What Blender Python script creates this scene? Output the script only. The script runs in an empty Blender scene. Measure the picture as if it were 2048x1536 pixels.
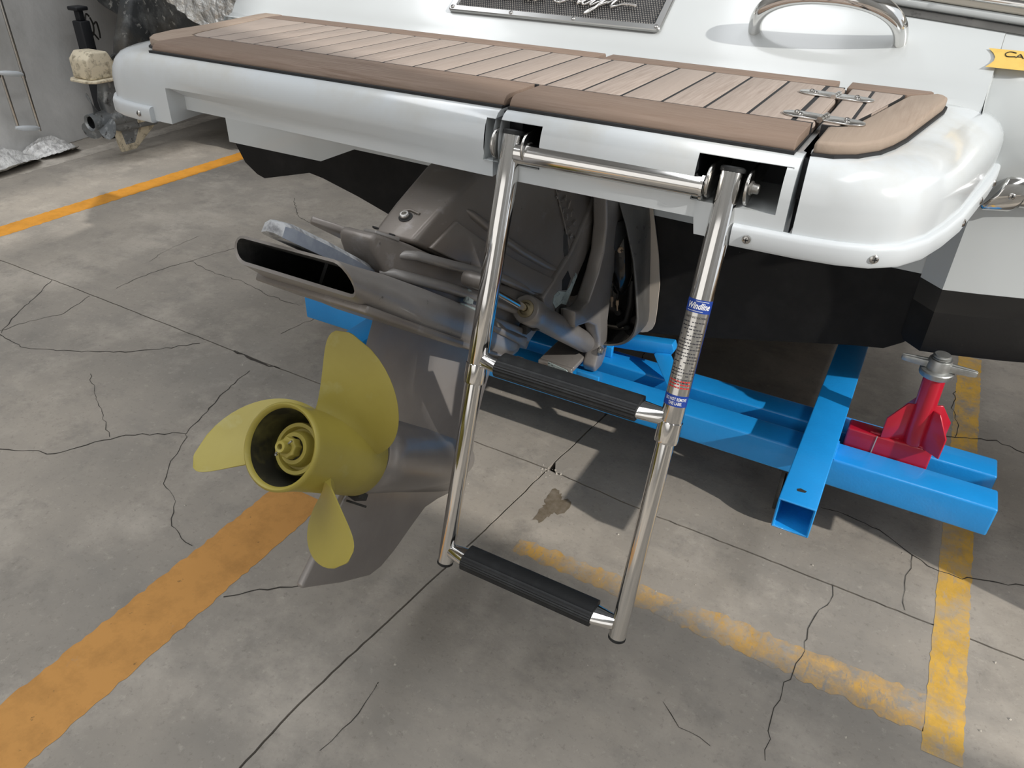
import bpy, bmesh, math, random
from math import sin, cos, pi, radians, atan2, sqrt
from mathutils import Vector, Matrix

random.seed(7)
SC = bpy.context.scene
COL = SC.collection

# ------------------------------------------------------------------ camera, world, lights
cam_d = bpy.data.cameras.new('camera')
cam = bpy.data.objects.new('camera', cam_d)
COL.objects.link(cam)
SC.camera = cam
cam_d.sensor_width = 36.0
cam_d.lens = 1505.0 / 2048.0 * 36.0
cam_d.clip_start = 0.02
CX = Vector((0.8738, 0.4857, 0.0273))      # image right in the world
CY = Vector((0.2825, -0.4618, -0.8408))    # image down in the world
CZ = Vector((-0.3958, 0.7424, -0.5405))    # viewing direction
R = Matrix((CX, -CY, -CZ)).transposed()
Q = R.to_quaternion()
cam.rotation_mode = 'QUATERNION'
cam.rotation_quaternion = Q
cam.location = (0.0, 0.0, 1.22)

SC.view_settings.view_transform = 'Standard'
SC.view_settings.look = 'None'
SC.view_settings.gamma = 1.0
SC.view_settings.use_curve_mapping = False
SC.view_settings.exposure = 0.0

W = bpy.data.worlds.new('world')
SC.world = W
W.use_nodes = True
wn = W.node_tree.nodes
wl = W.node_tree.links
bg = wn['Background']
bg.inputs['Color'].default_value = (0.90, 0.95, 1.0, 1)
bg.inputs['Strength'].default_value = 1.0

SUN_TO = Vector((0.823, -0.205, 0.530)).normalized()
sd = bpy.data.lights.new('sun', 'SUN')
sd.energy = 2.95
sd.angle = radians(0.9)
sd.color = (1.0, 0.955, 0.89)
so = bpy.data.objects.new('sun', sd)
COL.objects.link(so)
so.rotation_mode = 'QUATERNION'
so.rotation_quaternion = SUN_TO.to_track_quat('Z', 'Y')
so.location = (6, -2, 6)

def roof_fill(x, y, sx, sy, e):
    d = bpy.data.lights.new('roof_fill', 'AREA')  # fill lamp hung under the closed roof, added for ambient light
    d.shape = 'RECTANGLE'
    d.size = sx
    d.size_y = sy
    d.energy = e
    d.color = (0.95, 0.97, 1.0)
    o = bpy.data.objects.new('roof_fill', d)
    COL.objects.link(o)
    o.location = (x, y, 7.35)
for xx, ee in ((-5.0, 215), (-1.5, 195), (2.5, 165)):
    roof_fill(xx, -1.0, 1.1, 11.0, ee)

# fill lamp added behind and left of the camera, before a closed wall
dd = bpy.data.lights.new('rear_fill', 'AREA')
dd.shape = 'RECTANGLE'; dd.size = 5.0; dd.size_y = 3.4; dd.energy = 118; dd.color = (.98, .98, 1.0)
do_ = bpy.data.objects.new('rear_fill', dd); COL.objects.link(do_)
do_.location = (-1.6, -3.95, 1.9); do_.rotation_euler = (radians(90), 0, radians(180))

# ------------------------------------------------------------------ mesh helpers
def V3(*a):
    return Vector(a)

class G:
    """collects pieces of geometry (world coordinates) for ONE mesh"""
    def __init__(s):
        s.v = []; s.f = []; s.m = []
    def add(s, vs, fs, mi=0):
        o = len(s.v)
        s.v += [Vector(p) for p in vs]
        s.f += [tuple(i + o for i in f) for f in fs]
        s.m += [mi] * len(fs)
        return s
    def box(s, x0, x1, y0, y1, z0, z1, mi=0):
        return s.hexa([(x0, y0, z0), (x1, y0, z0), (x1, y1, z0), (x0, y1, z0), (x0, y0, z1), (x1, y0, z1), (x1, y1, z1), (x0, y1, z1)], mi)
    def hexa(s, p, mi=0):
        return s.add(p, [(0, 3, 2, 1), (4, 5, 6, 7), (0, 1, 5, 4), (1, 2, 6, 5), (2, 3, 7, 6), (3, 0, 4, 7)], mi)
    def prism(s, poly, d, mi=0):
        """poly: 3D points, d: extrusion vector"""
        d = Vector(d); n = len(poly)
        a = [Vector(p) for p in poly]
        fs = [tuple(range(n))[::-1], tuple(range(n, 2 * n))] + [(i, (i + 1) % n, n + (i + 1) % n, n + i) for i in range(n)]
        return s.add(a + [p + d for p in a], fs, mi)
    def rings(s, rings, close=True, caps=(True, True), mi=0):
        n = len(rings[0]); vs = [p for r in rings for p in r]; fs = []
        for i in range(len(rings) - 1):
            for j in range(n if close else n - 1):
                k = (j + 1) % n
                fs.append((i * n + j, i * n + k, (i + 1) * n + k, (i + 1) * n + j))
        if close and caps[0]: fs.append(tuple(range(n))[::-1])
        if close and caps[1]: fs.append(tuple(range((len(rings) - 1) * n, len(rings) * n)))
        return s.add(vs, fs, mi)
    def tube(s, path, rad, n=20, caps=(True, True), mi=0, squash=1.0, up=None):
        path = [Vector(p) for p in path]
        if not hasattr(rad, '__len__'): rad = [rad] * len(path)
        rings = []; prev = None
        for i, p in enumerate(path):
            t = (path[min(i + 1, len(path) - 1)] - path[max(i - 1, 0)]).normalized()
            if prev is None:
                ref = Vector(up) if up else (Vector((0, 0, 1)) if abs(t.z) < .9 else Vector((0, 1, 0)))
                a = t.cross(ref).normalized()
            else:
                a = (prev - t * prev.dot(t)).normalized()
            prev = a
            b = t.cross(a)
            rings.append([p + a * cos(2 * pi * k / n) * rad[i] + b * sin(2 * pi * k / n) * rad[i] * squash for k in range(n)])
        return s.rings(rings, True, caps, mi)
    def lathe(s, prof, o, ax, n=32, mi=0, caps=(False, False)):
        """prof: list of (distance along axis, radius)"""
        o = Vector(o); ax = Vector(ax).normalized()
        ref = Vector((0, 0, 1)) if abs(ax.z) < .9 else Vector((1, 0, 0))
        a = ax.cross(ref).normalized(); b = ax.cross(a)
        rings = [[o + ax * h + (a * cos(2 * pi * k / n) + b * sin(2 * pi * k / n)) * max(r, 1e-5) for k in range(n)] for h, r in prof]
        return s.rings(rings, True, caps, mi)
    def grid(s, rows, mi=0, skip=None):
        n = len(rows[0]); vs = [p for r in rows for p in r]; fs = []
        for i in range(len(rows) - 1):
            for j in range(n - 1):
                if skip and skip(i, j): continue
                fs.append((i * n + j, i * n + j + 1, (i + 1) * n + j + 1, (i + 1) * n + j))
        return s.add(vs, fs, mi)

def finish(o, bevel=0, smooth=35, seg=2, fix=True):
    me = o.data
    if fix:
        bm = bmesh.new(); bm.from_mesh(me)
        bmesh.ops.remove_doubles(bm, verts=bm.verts, dist=1e-6)
        bmesh.ops.recalc_face_normals(bm, faces=bm.faces)
        bm.to_mesh(me); bm.free()
    if bevel:
        md = o.modifiers.new('bevel', 'BEVEL')
        md.width = bevel; md.segments = seg; md.limit_method = 'ANGLE'; md.angle_limit = radians(40)
        md.harden_normals = False
    if smooth:
        me.polygons.foreach_set('use_smooth', [True] * len(me.polygons))
        if not bevel:
            me.set_sharp_from_angle(angle=radians(smooth))

BASE = {}
def thing(name, label, cat, loc, group=None):
    o = bpy.data.objects.new(name, None)
    COL.objects.link(o)
    o.empty_display_size = 0.05
    o.location = loc
    o['label'] = label; o['category'] = cat
    if group: o['group'] = group
    BASE[o] = Vector(loc)
    return o

def obj(name, g, mats, parent=None, bevel=0, smooth=35, seg=2, fix=True, label=None, kind=None, base=None):
    """ONE mesh object; geometry comes in world coordinates"""
    if not isinstance(mats, (list, tuple)): mats = [mats]
    off = BASE[parent] if parent is not None else Vector(base or (0, 0, 0))
    me = bpy.data.meshes.new(name)
    me.from_pydata([tuple(p - off) for p in g.v], [], g.f)
    for m in mats: me.materials.append(m)
    me.polygons.foreach_set('material_index', g.m)
    o = bpy.data.objects.new(name, me)
    COL.objects.link(o)
    if parent is not None: o.parent = parent
    else: o.location = off
    BASE[o] = off
    finish(o, bevel, smooth, seg, fix)
    if label: o['label'] = label
    if kind: o['kind'] = kind
    return o

def tag(o, label, cat, group=None):
    o['label'] = label; o['category'] = cat
    if group: o['group'] = group
    return o

# ------------------------------------------------------------------ materials
def mat(name, col=(.8, .8, .8), rough=.5, metal=0., coat=0., spec=None, bump=None, mottle=None, extra=None):
    """mottle: list of (scale, colour, low, high, detail) noise layers mixed over col. bump: (scale, strength, dist)"""
    m = bpy.data.materials.new(name)
    m.use_nodes = True
    nt = m.node_tree; n = nt.nodes; l = nt.links
    b = n['Principled BSDF']
    b.inputs['Base Color'].default_value = (*col, 1)
    b.inputs['Roughness'].default_value = rough
    b.inputs['Metallic'].default_value = metal
    b.inputs['Coat Weight'].default_value = coat
    b.inputs['Coat Roughness'].default_value = .08
    if spec is not None: b.inputs['Specular IOR Level'].default_value = spec
    tc = n.new('ShaderNodeTexCoord')
    geo = n.new('ShaderNodeNewGeometry')
    pos = geo.outputs['Position']
    cur = None
    for lay in (mottle or []):
        sc, c2, lo, hi, det = lay[:5]
        src = pos
        if len(lay) > 5:
            mp = n.new('ShaderNodeMapping'); mp.inputs['Scale'].default_value = lay[5]
            l.new(pos, mp.inputs['Vector']); src = mp.outputs[0]
        t = n.new('ShaderNodeTexNoise'); t.inputs['Scale'].default_value = sc; t.inputs['Detail'].default_value = det
        t.inputs['Roughness'].default_value = .62
        l.new(src, t.inputs['Vector'])
        mr = n.new('ShaderNodeMapRange'); mr.inputs[1].default_value = lo; mr.inputs[2].default_value = hi
        l.new(t.outputs['Fac'], mr.inputs[0])
        mx = n.new('ShaderNodeMix'); mx.data_type = 'RGBA'
        if cur is None: mx.inputs[6].default_value = (*col, 1)
        else: l.new(cur, mx.inputs[6])
        mx.inputs[7].default_value = (*c2, 1)
        l.new(mr.outputs[0], mx.inputs[0])
        cur = mx.outputs[2]
    if cur is not None: l.new(cur, b.inputs['Base Color'])
    if bump:
        t = n.new('ShaderNodeTexNoise'); t.inputs['Scale'].default_value = bump[0]; t.inputs['Detail'].default_value = 4
        l.new(pos, t.inputs['Vector'])
        bp = n.new('ShaderNodeBump'); bp.inputs['Strength'].default_value = bump[1]; bp.inputs['Distance'].default_value = bump[2]
        l.new(t.outputs['Fac'], bp.inputs['Height'])
        l.new(bp.outputs[0], b.inputs['Normal'])
    if extra: extra(nt, b, pos, cur)
    return m

def concrete_colour(nt, pos):
    n = nt.nodes; l = nt.links
    def noise(sc, det, lo, hi, rough=.6, src=pos):
        t = n.new('ShaderNodeTexNoise'); t.inputs['Scale'].default_value = sc; t.inputs['Detail'].default_value = det
        t.inputs['Roughness'].default_value = rough
        l.new(src, t.inputs['Vector'])
        mr = n.new('ShaderNodeMapRange'); mr.inputs[1].default_value = lo; mr.inputs[2].default_value = hi
        l.new(t.outputs['Fac'], mr.inputs[0]); return mr.outputs[0]
    def mix(a, bcol, fac, mode='MIX'):
        mx = n.new('ShaderNodeMix'); mx.data_type = 'RGBA'; mx.blend_type = mode
        if isinstance(a, tuple): mx.inputs[6].default_value = (*a, 1)
        else: l.new(a, mx.inputs[6])
        if isinstance(bcol, tuple): mx.inputs[7].default_value = (*bcol, 1)
        else: l.new(bcol, mx.inputs[7])
        l.new(fac, mx.inputs[0]); return mx.outputs[2]
    def scl(f, k):
        m_ = n.new('ShaderNodeMath'); m_.operation = 'MULTIPLY'; l.new(f, m_.inputs[0]); m_.inputs[1].default_value = k; return m_.outputs[0]
    c = mix((0.411, 0.370, 0.317), (0.268, 0.248, 0.220), noise(1.3, 5, .36, .66))
    c = mix(c, (0.548, 0.497, 0.431), scl(noise(3.1, 8, .50, .72, .68), .75))
    c = mix(c, (0.202, 0.190, 0.170), scl(noise(7.5, 9, .53, .74, .72), .7))
    mp = n.new('ShaderNodeMapping'); mp.inputs['Scale'].default_value = (1, 3.4, 1); mp.inputs['Rotation'].default_value = (0, 0, .5)
    l.new(pos, mp.inputs['Vector'])
    c = mix(c, (0.261, 0.245, 0.220), scl(noise(4., 6, .52, .75, .6, mp.outputs[0]), .5))
    c = mix(c, (0.156, 0.144, 0.124), scl(noise(75, 5, .56, .78, .75), .7))
    c = mix(c, (0.548, 0.497, 0.431), scl(noise(48, 5, .58, .78, .75), .65))
    return c, noise, mix, scl

def concrete_extra(nt, b, pos, cur):
    n = nt.nodes; l = nt.links
    c, noise, mix, scl = concrete_colour(nt, pos)
    l.new(c, b.inputs['Base Color'])
    bp = n.new('ShaderNodeBump'); bp.inputs['Strength'].default_value = .25; bp.inputs['Distance'].default_value = .002
    t = n.new('ShaderNodeTexNoise'); t.inputs['Scale'].default_value = 130; t.inputs['Detail'].default_value = 5
    l.new(pos, t.inputs['Vector']); l.new(t.outputs['Fac'], bp.inputs['Height'])
    l.new(bp.outputs[0], b.inputs['Normal'])
M_CONC = mat('concrete', rough=.72, spec=.3, extra=concrete_extra)

def paint_mat(name, col, worn, spots):
    def ex(nt, b, pos, cur):
        n = nt.nodes; l = nt.links
        c, noise, mix, scl = concrete_colour(nt, pos)
        base = mix(col, tuple(k * .72 for k in col), noise(14, 6, .45, .75, .7))
        base = mix(base, (.12, .08, .04), scl(noise(55, 3, .68, .74, .6), spots))
        mp = n.new('ShaderNodeMapping'); mp.inputs['Scale'].default_value = (3, 1, 1); mp.inputs['Rotation'].default_value = (0, 0, .4)
        l.new(pos, mp.inputs['Vector'])
        wr = n.new('ShaderNodeMath'); wr.operation = 'MAXIMUM'
        l.new(noise(9, 9, *worn, .75), wr.inputs[0]); l.new(noise(22, 6, worn[0] + .05, worn[1] + .05, .75, mp.outputs[0]), wr.inputs[1])
        out = mix(base, c, wr.outputs[0])
        l.new(out, b.inputs['Base Color'])
    return mat(name, rough=.7, spec=.3, extra=ex)
M_ORANGE = paint_mat('orange_floor_paint', (.60, .30, .085), (.62, .78), .6)
M_ORANGE2 = paint_mat('orange_floor_paint_fresh', (.60, .27, .035), (.70, .84), .2)
M_YEL = paint_mat('worn_yellow_floor_paint', (.72, .43, .08), (.46, .66), .3)
M_YELW = paint_mat('faint_yellow_floor_paint', (.66, .39, .10), (.40, .58), .3)
M_WHITEL = paint_mat('worn_white_floor_paint', (.62, .57, .50), (.42, .68), .0)
M_CRACK = mat('crack_dirt', (.045, .04, .034), .95)
M_JOINT = mat('joint_dirt', (.05, .044, .038), .95)
M_STAIN = mat('oil_stain', (.17, .135, .09), .6, mottle=[(40, (.26, .22, .17), .4, .7, 5)])

def gel_extra(nt, b, pos, cur):
    n = nt.nodes; l = nt.links
    t = n.new('ShaderNodeTexNoise'); t.inputs['Scale'].default_value = 5.; t.inputs['Detail'].default_value = 7; t.inputs['Roughness'].default_value = .65
    l.new(pos, t.inputs['Vector'])
    sx = n.new('ShaderNodeSeparateXYZ'); l.new(pos, sx.inputs[0])
    band = n.new('ShaderNodeMapRange'); band.inputs[1].default_value = .90; band.inputs[2].default_value = .955
    l.new(sx.outputs['Z'], band.inputs[0])
    mr = n.new('ShaderNodeMapRange'); mr.inputs[1].default_value = .45; mr.inputs[2].default_value = .72
    l.new(t.outputs['Fac'], mr.inputs[0])
    band2 = n.new('ShaderNodeMapRange'); band2.inputs[1].default_value = 1.0; band2.inputs[2].default_value = .962
    l.new(sx.outputs['Z'], band2.inputs[0])
    m1 = n.new('ShaderNodeMath'); m1.operation = 'MULTIPLY'; l.new(mr.outputs[0], m1.inputs[0]); l.new(band.outputs[0], m1.inputs[1])
    m2 = n.new('ShaderNodeMath'); m2.operation = 'MULTIPLY'; l.new(m1.outputs[0], m2.inputs[0]); l.new(band2.outputs[0], m2.inputs[1])
    m3 = n.new('ShaderNodeMath'); m3.operation = 'MULTIPLY'; l.new(m2.outputs[0], m3.inputs[0]); m3.inputs[1].default_value = .75
    mx = n.new('ShaderNodeMix'); mx.data_type = 'RGBA'
    mx.inputs[6].default_value = (.67, .71, .735, 1); mx.inputs[7].default_value = (.56, .53, .45, 1)
    l.new(m3.outputs[0], mx.inputs[0]); l.new(mx.outputs[2], b.inputs['Base Color'])
M_GEL = mat('white_gelcoat', (.74, .76, .765), .16, coat=.5, extra=gel_extra)
M_GELP = mat('white_gelcoat_plain', (.62, .655, .665), .2, coat=.4, mottle=[(2.2, (.59, .62, .625), .4, .7, 4)])
M_RIM = mat('white_plastic_trim', (.66, .70, .73), .25)
M_CREAM = mat('cream_gelcoat', (.70, .66, .58), .3)
M_BLACKG = mat('black_gloss_stripe', (.012, .012, .012), .15, coat=.5)
M_ANTIF = mat('black_antifouling', (.013, .0125, .012), .8, spec=.25, mottle=[(9, (.021, .020, .019), .45, .7, 6), (60, (.10, .095, .09), .73, .8, 3)], bump=(160, .2, .001))
M_DARK = mat('black_and_recess_shade', (.012, .013, .016), .6)  # near-black for black parts and for shade painted in recesses
M_RUB = mat('black_rubber', (.012, .013, .014), .55, mottle=[(45, (.022, .024, .025), .5, .7, 4)], bump=(300, .15, .0005))
M_CAULK = mat('black_caulk', (.02, .021, .023), .7)

def wood_extra(axis, c0, c1, c2):
    def ex(nt, b, pos, cur):
        n = nt.nodes; l = nt.links
        mp = n.new('ShaderNodeMapping'); mp.inputs['Scale'].default_value = (1, .045, 1) if axis == 'Y' else (.045, 1, 1)
        l.new(pos, mp.inputs['Vector'])
        t = n.new('ShaderNodeTexNoise'); t.inputs['Scale'].default_value = 230; t.inputs['Detail'].default_value = 5; t.inputs['Roughness'].default_value = .7
        l.new(mp.outputs[0], t.inputs['Vector'])
        mr = n.new('ShaderNodeMapRange'); mr.inputs[1].default_value = .38; mr.inputs[2].default_value = .66
        l.new(t.outputs['Fac'], mr.inputs[0])
        mx = n.new('ShaderNodeMix'); mx.data_type = 'RGBA'; mx.inputs[6].default_value = (*c0, 1); mx.inputs[7].default_value = (*c1, 1)
        l.new(mr.outputs[0], mx.inputs[0])
        t2 = n.new('ShaderNodeTexNoise'); t2.inputs['Scale'].default_value = 6; t2.inputs['Detail'].default_value = 3
        l.new(pos, t2.inputs['Vector'])
        oi = n.new('ShaderNodeObjectInfo')
        ad = n.new('ShaderNodeMath'); ad.operation = 'ADD'; l.new(t2.outputs['Fac'], ad.inputs[0])
        ml = n.new('ShaderNodeMath'); ml.operation = 'MULTIPLY'; l.new(oi.outputs['Random'], ml.inputs[0]); ml.inputs[1].default_value = .35
        l.new(ml.outputs[0], ad.inputs[1])
        mr2 = n.new('ShaderNodeMapRange'); mr2.inputs[1].default_value = .45; mr2.inputs[2].default_value = 1.0
        l.new(ad.outputs[0], mr2.inputs[0])
        mx2 = n.new('ShaderNodeMix'); mx2.data_type = 'RGBA'; l.new(mx.outputs[2], mx2.inputs[6]); mx2.inputs[7].default_value = (*c2, 1)
        l.new(mr2.outputs[0], mx2.inputs[0])
        l.new(mx2.outputs[2], b.inputs['Base Color'])
        bp = n.new('ShaderNodeBump'); bp.inputs['Strength'].default_value = .35; bp.inputs['Distance'].default_value = .001
        l.new(t.outputs['Fac'], bp.inputs['Height']); l.new(bp.outputs[0], b.inputs['Normal'])
    return ex
M_TEAK = mat('weathered_teak', rough=.7, spec=.25, extra=wood_extra('Y', (.45, .375, .325), (.325, .262, .22), (.39, .325, .28)))
M_TEAKB = mat('weathered_teak_border', rough=.7, spec=.25, extra=wood_extra('X', (.315, .245, .20), (.165, .110, .080), (.24, .175, .135)))
M_TEAKY = mat('weathered_teak_end', rough=.7, spec=.25, extra=wood_extra('Y', (.42, .335, .27), (.29, .215, .165), (.36, .285, .225)))

M_CHROME = mat('polished_steel', (.78, .77, .75), .09, 1.0)
M_STEEL = mat('stainless_steel', (.60, .585, .56), .22, 1.0, mottle=[(60, (.45, .44, .42), .5, .75, 4)])
M_PLATE = mat('nickel_plate', (.42, .42, .41), .28, 1.0)
M_BRUSH = mat('dull_cast_steel', (.36, .355, .34), .42, .9, mottle=[(30, (.25, .245, .235), .5, .72, 4)])
M_ZINC = mat('galvanised_steel', (.48, .49, .48), .42, .85, mottle=[(40, (.35, .36, .35), .45, .7, 5)], bump=(150, .3, .001))
M_DRIVE = mat('grey_drive_paint', (.255, .236, .220), .40, .40, coat=.15, mottle=[(3., (.215, .188, .165), .4, .65, 5), (22, (.32, .30, .285), .60, .74, 5), (90, (.07, .065, .06), .68, .76, 4)], bump=(240, .12, .0006))
M_DRIVEL = mat('light_grey_drive_paint', (.31, .292, .277), .38, .40, coat=.2, mottle=[(5., (.265, .242, .222), .45, .65, 5), (70, (.12, .11, .10), .66, .76, 4)], bump=(240, .1, .0006))
M_DRIVEG = mat('smooth_grey_leg_paint', (.36, .335, .318), .33, .45, coat=.2, mottle=[(7., (.31, .285, .27), .4, .66, 5)], bump=(260, .08, .0005))
M_CASTD = mat('dark_cast_housing', (.12, .118, .112), .5, .5, mottle=[(12, (.17, .165, .155), .5, .7, 6, (1, 1, .25)), (50, (.06, .058, .055), .62, .72, 4)], bump=(120, .25, .001))
M_ANODE = mat('rough_zinc_anode', (.48, .49, .50), .7, .25, mottle=[(55, (.22, .225, .235), .45, .62, 6), (20, (.46, .47, .48), .52, .7, 5)], bump=(90, .8, .003))
M_ANODE_SHADE = mat('zinc_shaded_side', (.27, .30, .36), .6, .3, mottle=[(40, (.34, .37, .42), .45, .7, 5)])
M_SOOT = mat('sooty_metal', (.035, .035, .034), .75, .2, mottle=[(25, (.08, .08, .075), .5, .7, 5)])
M_CORR = mat('corroded_blue_white', (.36, .43, .43), .85, mottle=[(85, (.03, .04, .045), .56, .64, 5), (25, (.26, .32, .32), .45, .65, 5)], bump=(90, .6, .002))
M_PROP = mat('olive_yellow_primer', (.43, .36, .075), .42, mottle=[(4., (.375, .31, .06), .4, .65, 5), (16, (.44, .39, .13), .6, .75, 4)], bump=(220, .1, .0005))
def prop_in(nt, b, pos, cur): pass
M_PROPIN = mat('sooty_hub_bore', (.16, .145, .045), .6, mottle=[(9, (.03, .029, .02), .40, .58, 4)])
M_BLUE = mat('blue_trolley_paint', (.014, .325, .82), .33, coat=.35, spec=.5, mottle=[(5, (.012, .29, .75), .4, .65, 4)], bump=(170, .35, .0012))
M_RED = mat('red_jack_paint', (.56, .012, .035), .33, coat=.3, mottle=[(6, (.48, .01, .03), .4, .65, 4)], bump=(140, .2, .001))
M_GASK = mat('cream_gasket', (.50, .44, .37), .6)
M_LBLUE = mat('label_blue', (.012, .05, .30), .35)
M_LWHITE = mat('label_white', (.8, .8, .8), .4)
M_LINK = mat('label_ink', (.02, .02, .03), .5)
M_LRED = mat('label_red', (.55, .03, .03), .5)
M_LSIL = mat('label_silver_film', (.60, .585, .55), .20, .9)
M_TAPE = mat('yellow_masking_tape', (.78, .53, .13), .6, mottle=[(60, (.70, .46, .10), .4, .7, 5)])
M_INK = mat('black_marker', (.015, .013, .01), .6)
M_WIRE = mat('black_cable', (.01, .01, .01), .4)
M_WEND = mat('pale_terminal', (.45, .33, .22), .5)
M_FILM = mat('grey_wrapping_film', (.62, .615, .60), .38, coat=.3, mottle=[(2.5, (.52, .515, .50), .4, .65, 5, (1, 1, .5)), (6, (.70, .69, .675), .55, .72, 5, (1, .3, .3))], bump=(7, .5, .02))
M_FILMC = mat('crumpled_clear_film', (.88, .87, .85), .14, coat=.6, mottle=[(18, (.55, .54, .53), .45, .62, 4)], bump=(30, 1.0, .02))
M_FOIL = mat('silver_foil_cover', (.80, .80, .78), .25, .45, bump=(26, 1.0, .03), mottle=[(30, (.40, .40, .39), .48, .62, 4, (1, .3, .3))])
M_HULLD = mat('dirty_dark_hull', (.035, .038, .04), .6, mottle=[(11, (.12, .125, .125), .48, .66, 7), (26, (.36, .36, .34), .60, .70, 6), (4, (.07, .062, .05), .5, .7, 5)], bump=(60, .5, .003))
M_BDRIVE = mat('weathered_grey_drive', (.20, .215, .225), .4, .3, mottle=[(25, (.44, .46, .47), .52, .68, 5), (40, (.06, .06, .06), .58, .7, 4)])
M_BCREAM = mat('dirty_cream_paint', (.74, .66, .50), .6, mottle=[(28, (.34, .29, .20), .5, .66, 6), (70, (.18, .15, .11), .62, .72, 4)])
M_WALL = mat('hall_wall_paint', (.42, .41, .39), .8, mottle=[(2, (.36, .35, .33), .4, .65, 5)])
M_ROOF = mat('hall_roof_panel', (.38, .38, .38), .7)
M_WOOD = mat('blocker_wood', (.30, .21, .13), .8, mottle=[(12, (.22, .15, .09), .4, .65, 5)])
M_BLOCKER = mat('grey_blocker', (.62, .63, .64), .6, mottle=[(3, (.54, .55, .56), .4, .65, 4)])

# ------------------------------------------------------------------ the hall
def edge_jag(pts, amp, step, seed):
    rnd = random.Random(seed); out = []
    for (a, b) in zip(pts[:-1], pts[1:]):
        d = sqrt((b[0] - a[0]) ** 2 + (b[1] - a[1]) ** 2); k = max(1, int(d / step))
        for i in range(k):
            t = i / k
            out.append((a[0] + (b[0] - a[0]) * t + rnd.uniform(-amp, amp), a[1] + (b[1] - a[1]) * t + rnd.uniform(-amp, amp)))
    out.append(pts[-1]); return out

fl = obj('floor', G().box(-7, 6, -4, 9, -.12, -.02), M_JOINT, smooth=0)
fl['kind'] = 'structure'
BASE[fl] = Vector((0, 0, 0))
# sawn joints between the slabs (4 mm wide, worn edges)
JX = [(-7, 1.47), (-2.6, 1.41), (-1.6, 1.382), (-.62, 1.372)]
JX2 = [(-.62, 1.372), (-.33, 1.348), (.45, 1.326), (2, 1.30), (6, 1.2)]
JY = [(-.62, 1.372), (-.655, 1.0), (-.705, .55), (-.71, 0), (-.76, -4)]
JY2 = [(-.62, 1.372), (-.585, 1.70), (-.45, 3.2), (-.1, 9)]
def off(pts, dx, dy): return [(x + dx, y + dy) for x, y in pts]
def slab(poly):
    return obj('slab', G().prism([(x, y, -.02) for x, y in poly], (0, 0, .02)), M_CONC, fl, smooth=0)
w = .0022
a1 = edge_jag(JX, .0012, .03, 1); a2 = edge_jag(JX2, .0012, .02, 2); b1 = edge_jag(JY, .0012, .02, 3); b2 = edge_jag(JY2, .0012, .03, 4)
slab(off(a1, -w, -w) + off(b1, -w, -w)[1:] + [(-7, -4)])
slab(off(b1[::-1], w, -w)[:-1] + off(a2, w, -w) + [(6, -4)])
slab(off(a1[::-1], -w, w)[:-1][::-1][:] + [] + off(b2, -w, w)[1:] + [(-7, 9)])
slab(off(a2, w, w)[::-1][:-1][::-1] + [(6, 9)] + off(b2, w, w)[::-1][:-1])

def strip(name, quad, m, z=.0006, seed=0, amp=.004, label=None):
    """painted band: quad = left-start, right-start, right-end, left-end; ragged edges"""
    rnd = random.Random(seed)
    (ax, ay), (bx, by), (cx, cy), (dx, dy) = quad
    L = sqrt((dx - ax) ** 2 + (dy - ay) ** 2); k = max(8, int(L / .012))
    r0 = []; r1 = []
    for i in range(k + 1):
        t = i / k
        j0 = rnd.uniform(-amp, amp); j1 = rnd.uniform(-amp, amp)
        p = Vector((ax + (dx - ax) * t, ay + (dy - ay) * t, z)); q = Vector((bx + (cx - bx) * t, by + (cy - by) * t, z))
        u = (q - p).normalized()
        r0.append(p + u * j0); r1.append(q + u * j1)
    return obj(name, G().grid([r0, r1]), m, fl, smooth=0, label=label)
strip('painted_line', [(-1.150, -1.0), (-1.005, -1.0), (-1.017, .985), (-1.161, .985)], M_ORANGE, seed=1, amp=.003, label='broad orange painted line with dark specks')
strip('painted_line', [(-3.345, -1), (-3.232, -1), (-3.228, 4.6), (-3.338, 4.6)], M_ORANGE2, seed=2, amp=.004, label='bright orange painted line beside the dark boat')
strip('painted_line', [(.283, 1.02), (.348, 1.02), (.345, 2.6), (.279, 2.6)], M_YEL, seed=3, amp=.002, label='worn yellow painted line under the trolley')
strip('painted_line', [(-.56, 1.075), (-.56, 1.12), (.283, 1.145), (.283, 1.055)], M_YELW, seed=4, amp=.006, label='faint rubbed yellow line')
strip('painted_line', [(-3.92, 0), (-3.80, 0), (-4.02, 3.6), (-4.12, 3.6)], M_WHITEL, seed=5, amp=.006, label='faint whitish line')

def crack(pts, wd, seed, amp=.006, g=None):
    rnd = random.Random(seed); P = []
    for (a, b) in zip(pts[:-1], pts[1:]):
        d = sqrt((b[0] - a[0]) ** 2 + (b[1] - a[1]) ** 2); k = max(2, int(d / .018))
        for i in range(k):
            t = i / k; P.append((a[0] + (b[0] - a[0]) * t + rnd.uniform(-amp, amp), a[1] + (b[1] - a[1]) * t + rnd.uniform(-amp, amp)))
    P.append(pts[-1]); r0 = []; r1 = []
    for i, p in enumerate(P):
        q = P[min(i + 1, len(P) - 1)]; o_ = P[max(i - 1, 0)]
        tx, ty = q[0] - o_[0], q[1] - o_[1]; n_ = sqrt(tx * tx + ty * ty) + 1e-9
        ww = wd * rnd.uniform(.3, 1.0) * .5
        r0.append(Vector((p[0] - ty / n_ * ww, p[1] + tx / n_ * ww, .0009))); r1.append(Vector((p[0] + ty / n_ * ww, p[1] - tx / n_ * ww, .0009)))
    g.grid([r0, r1])
gc = G()
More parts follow.
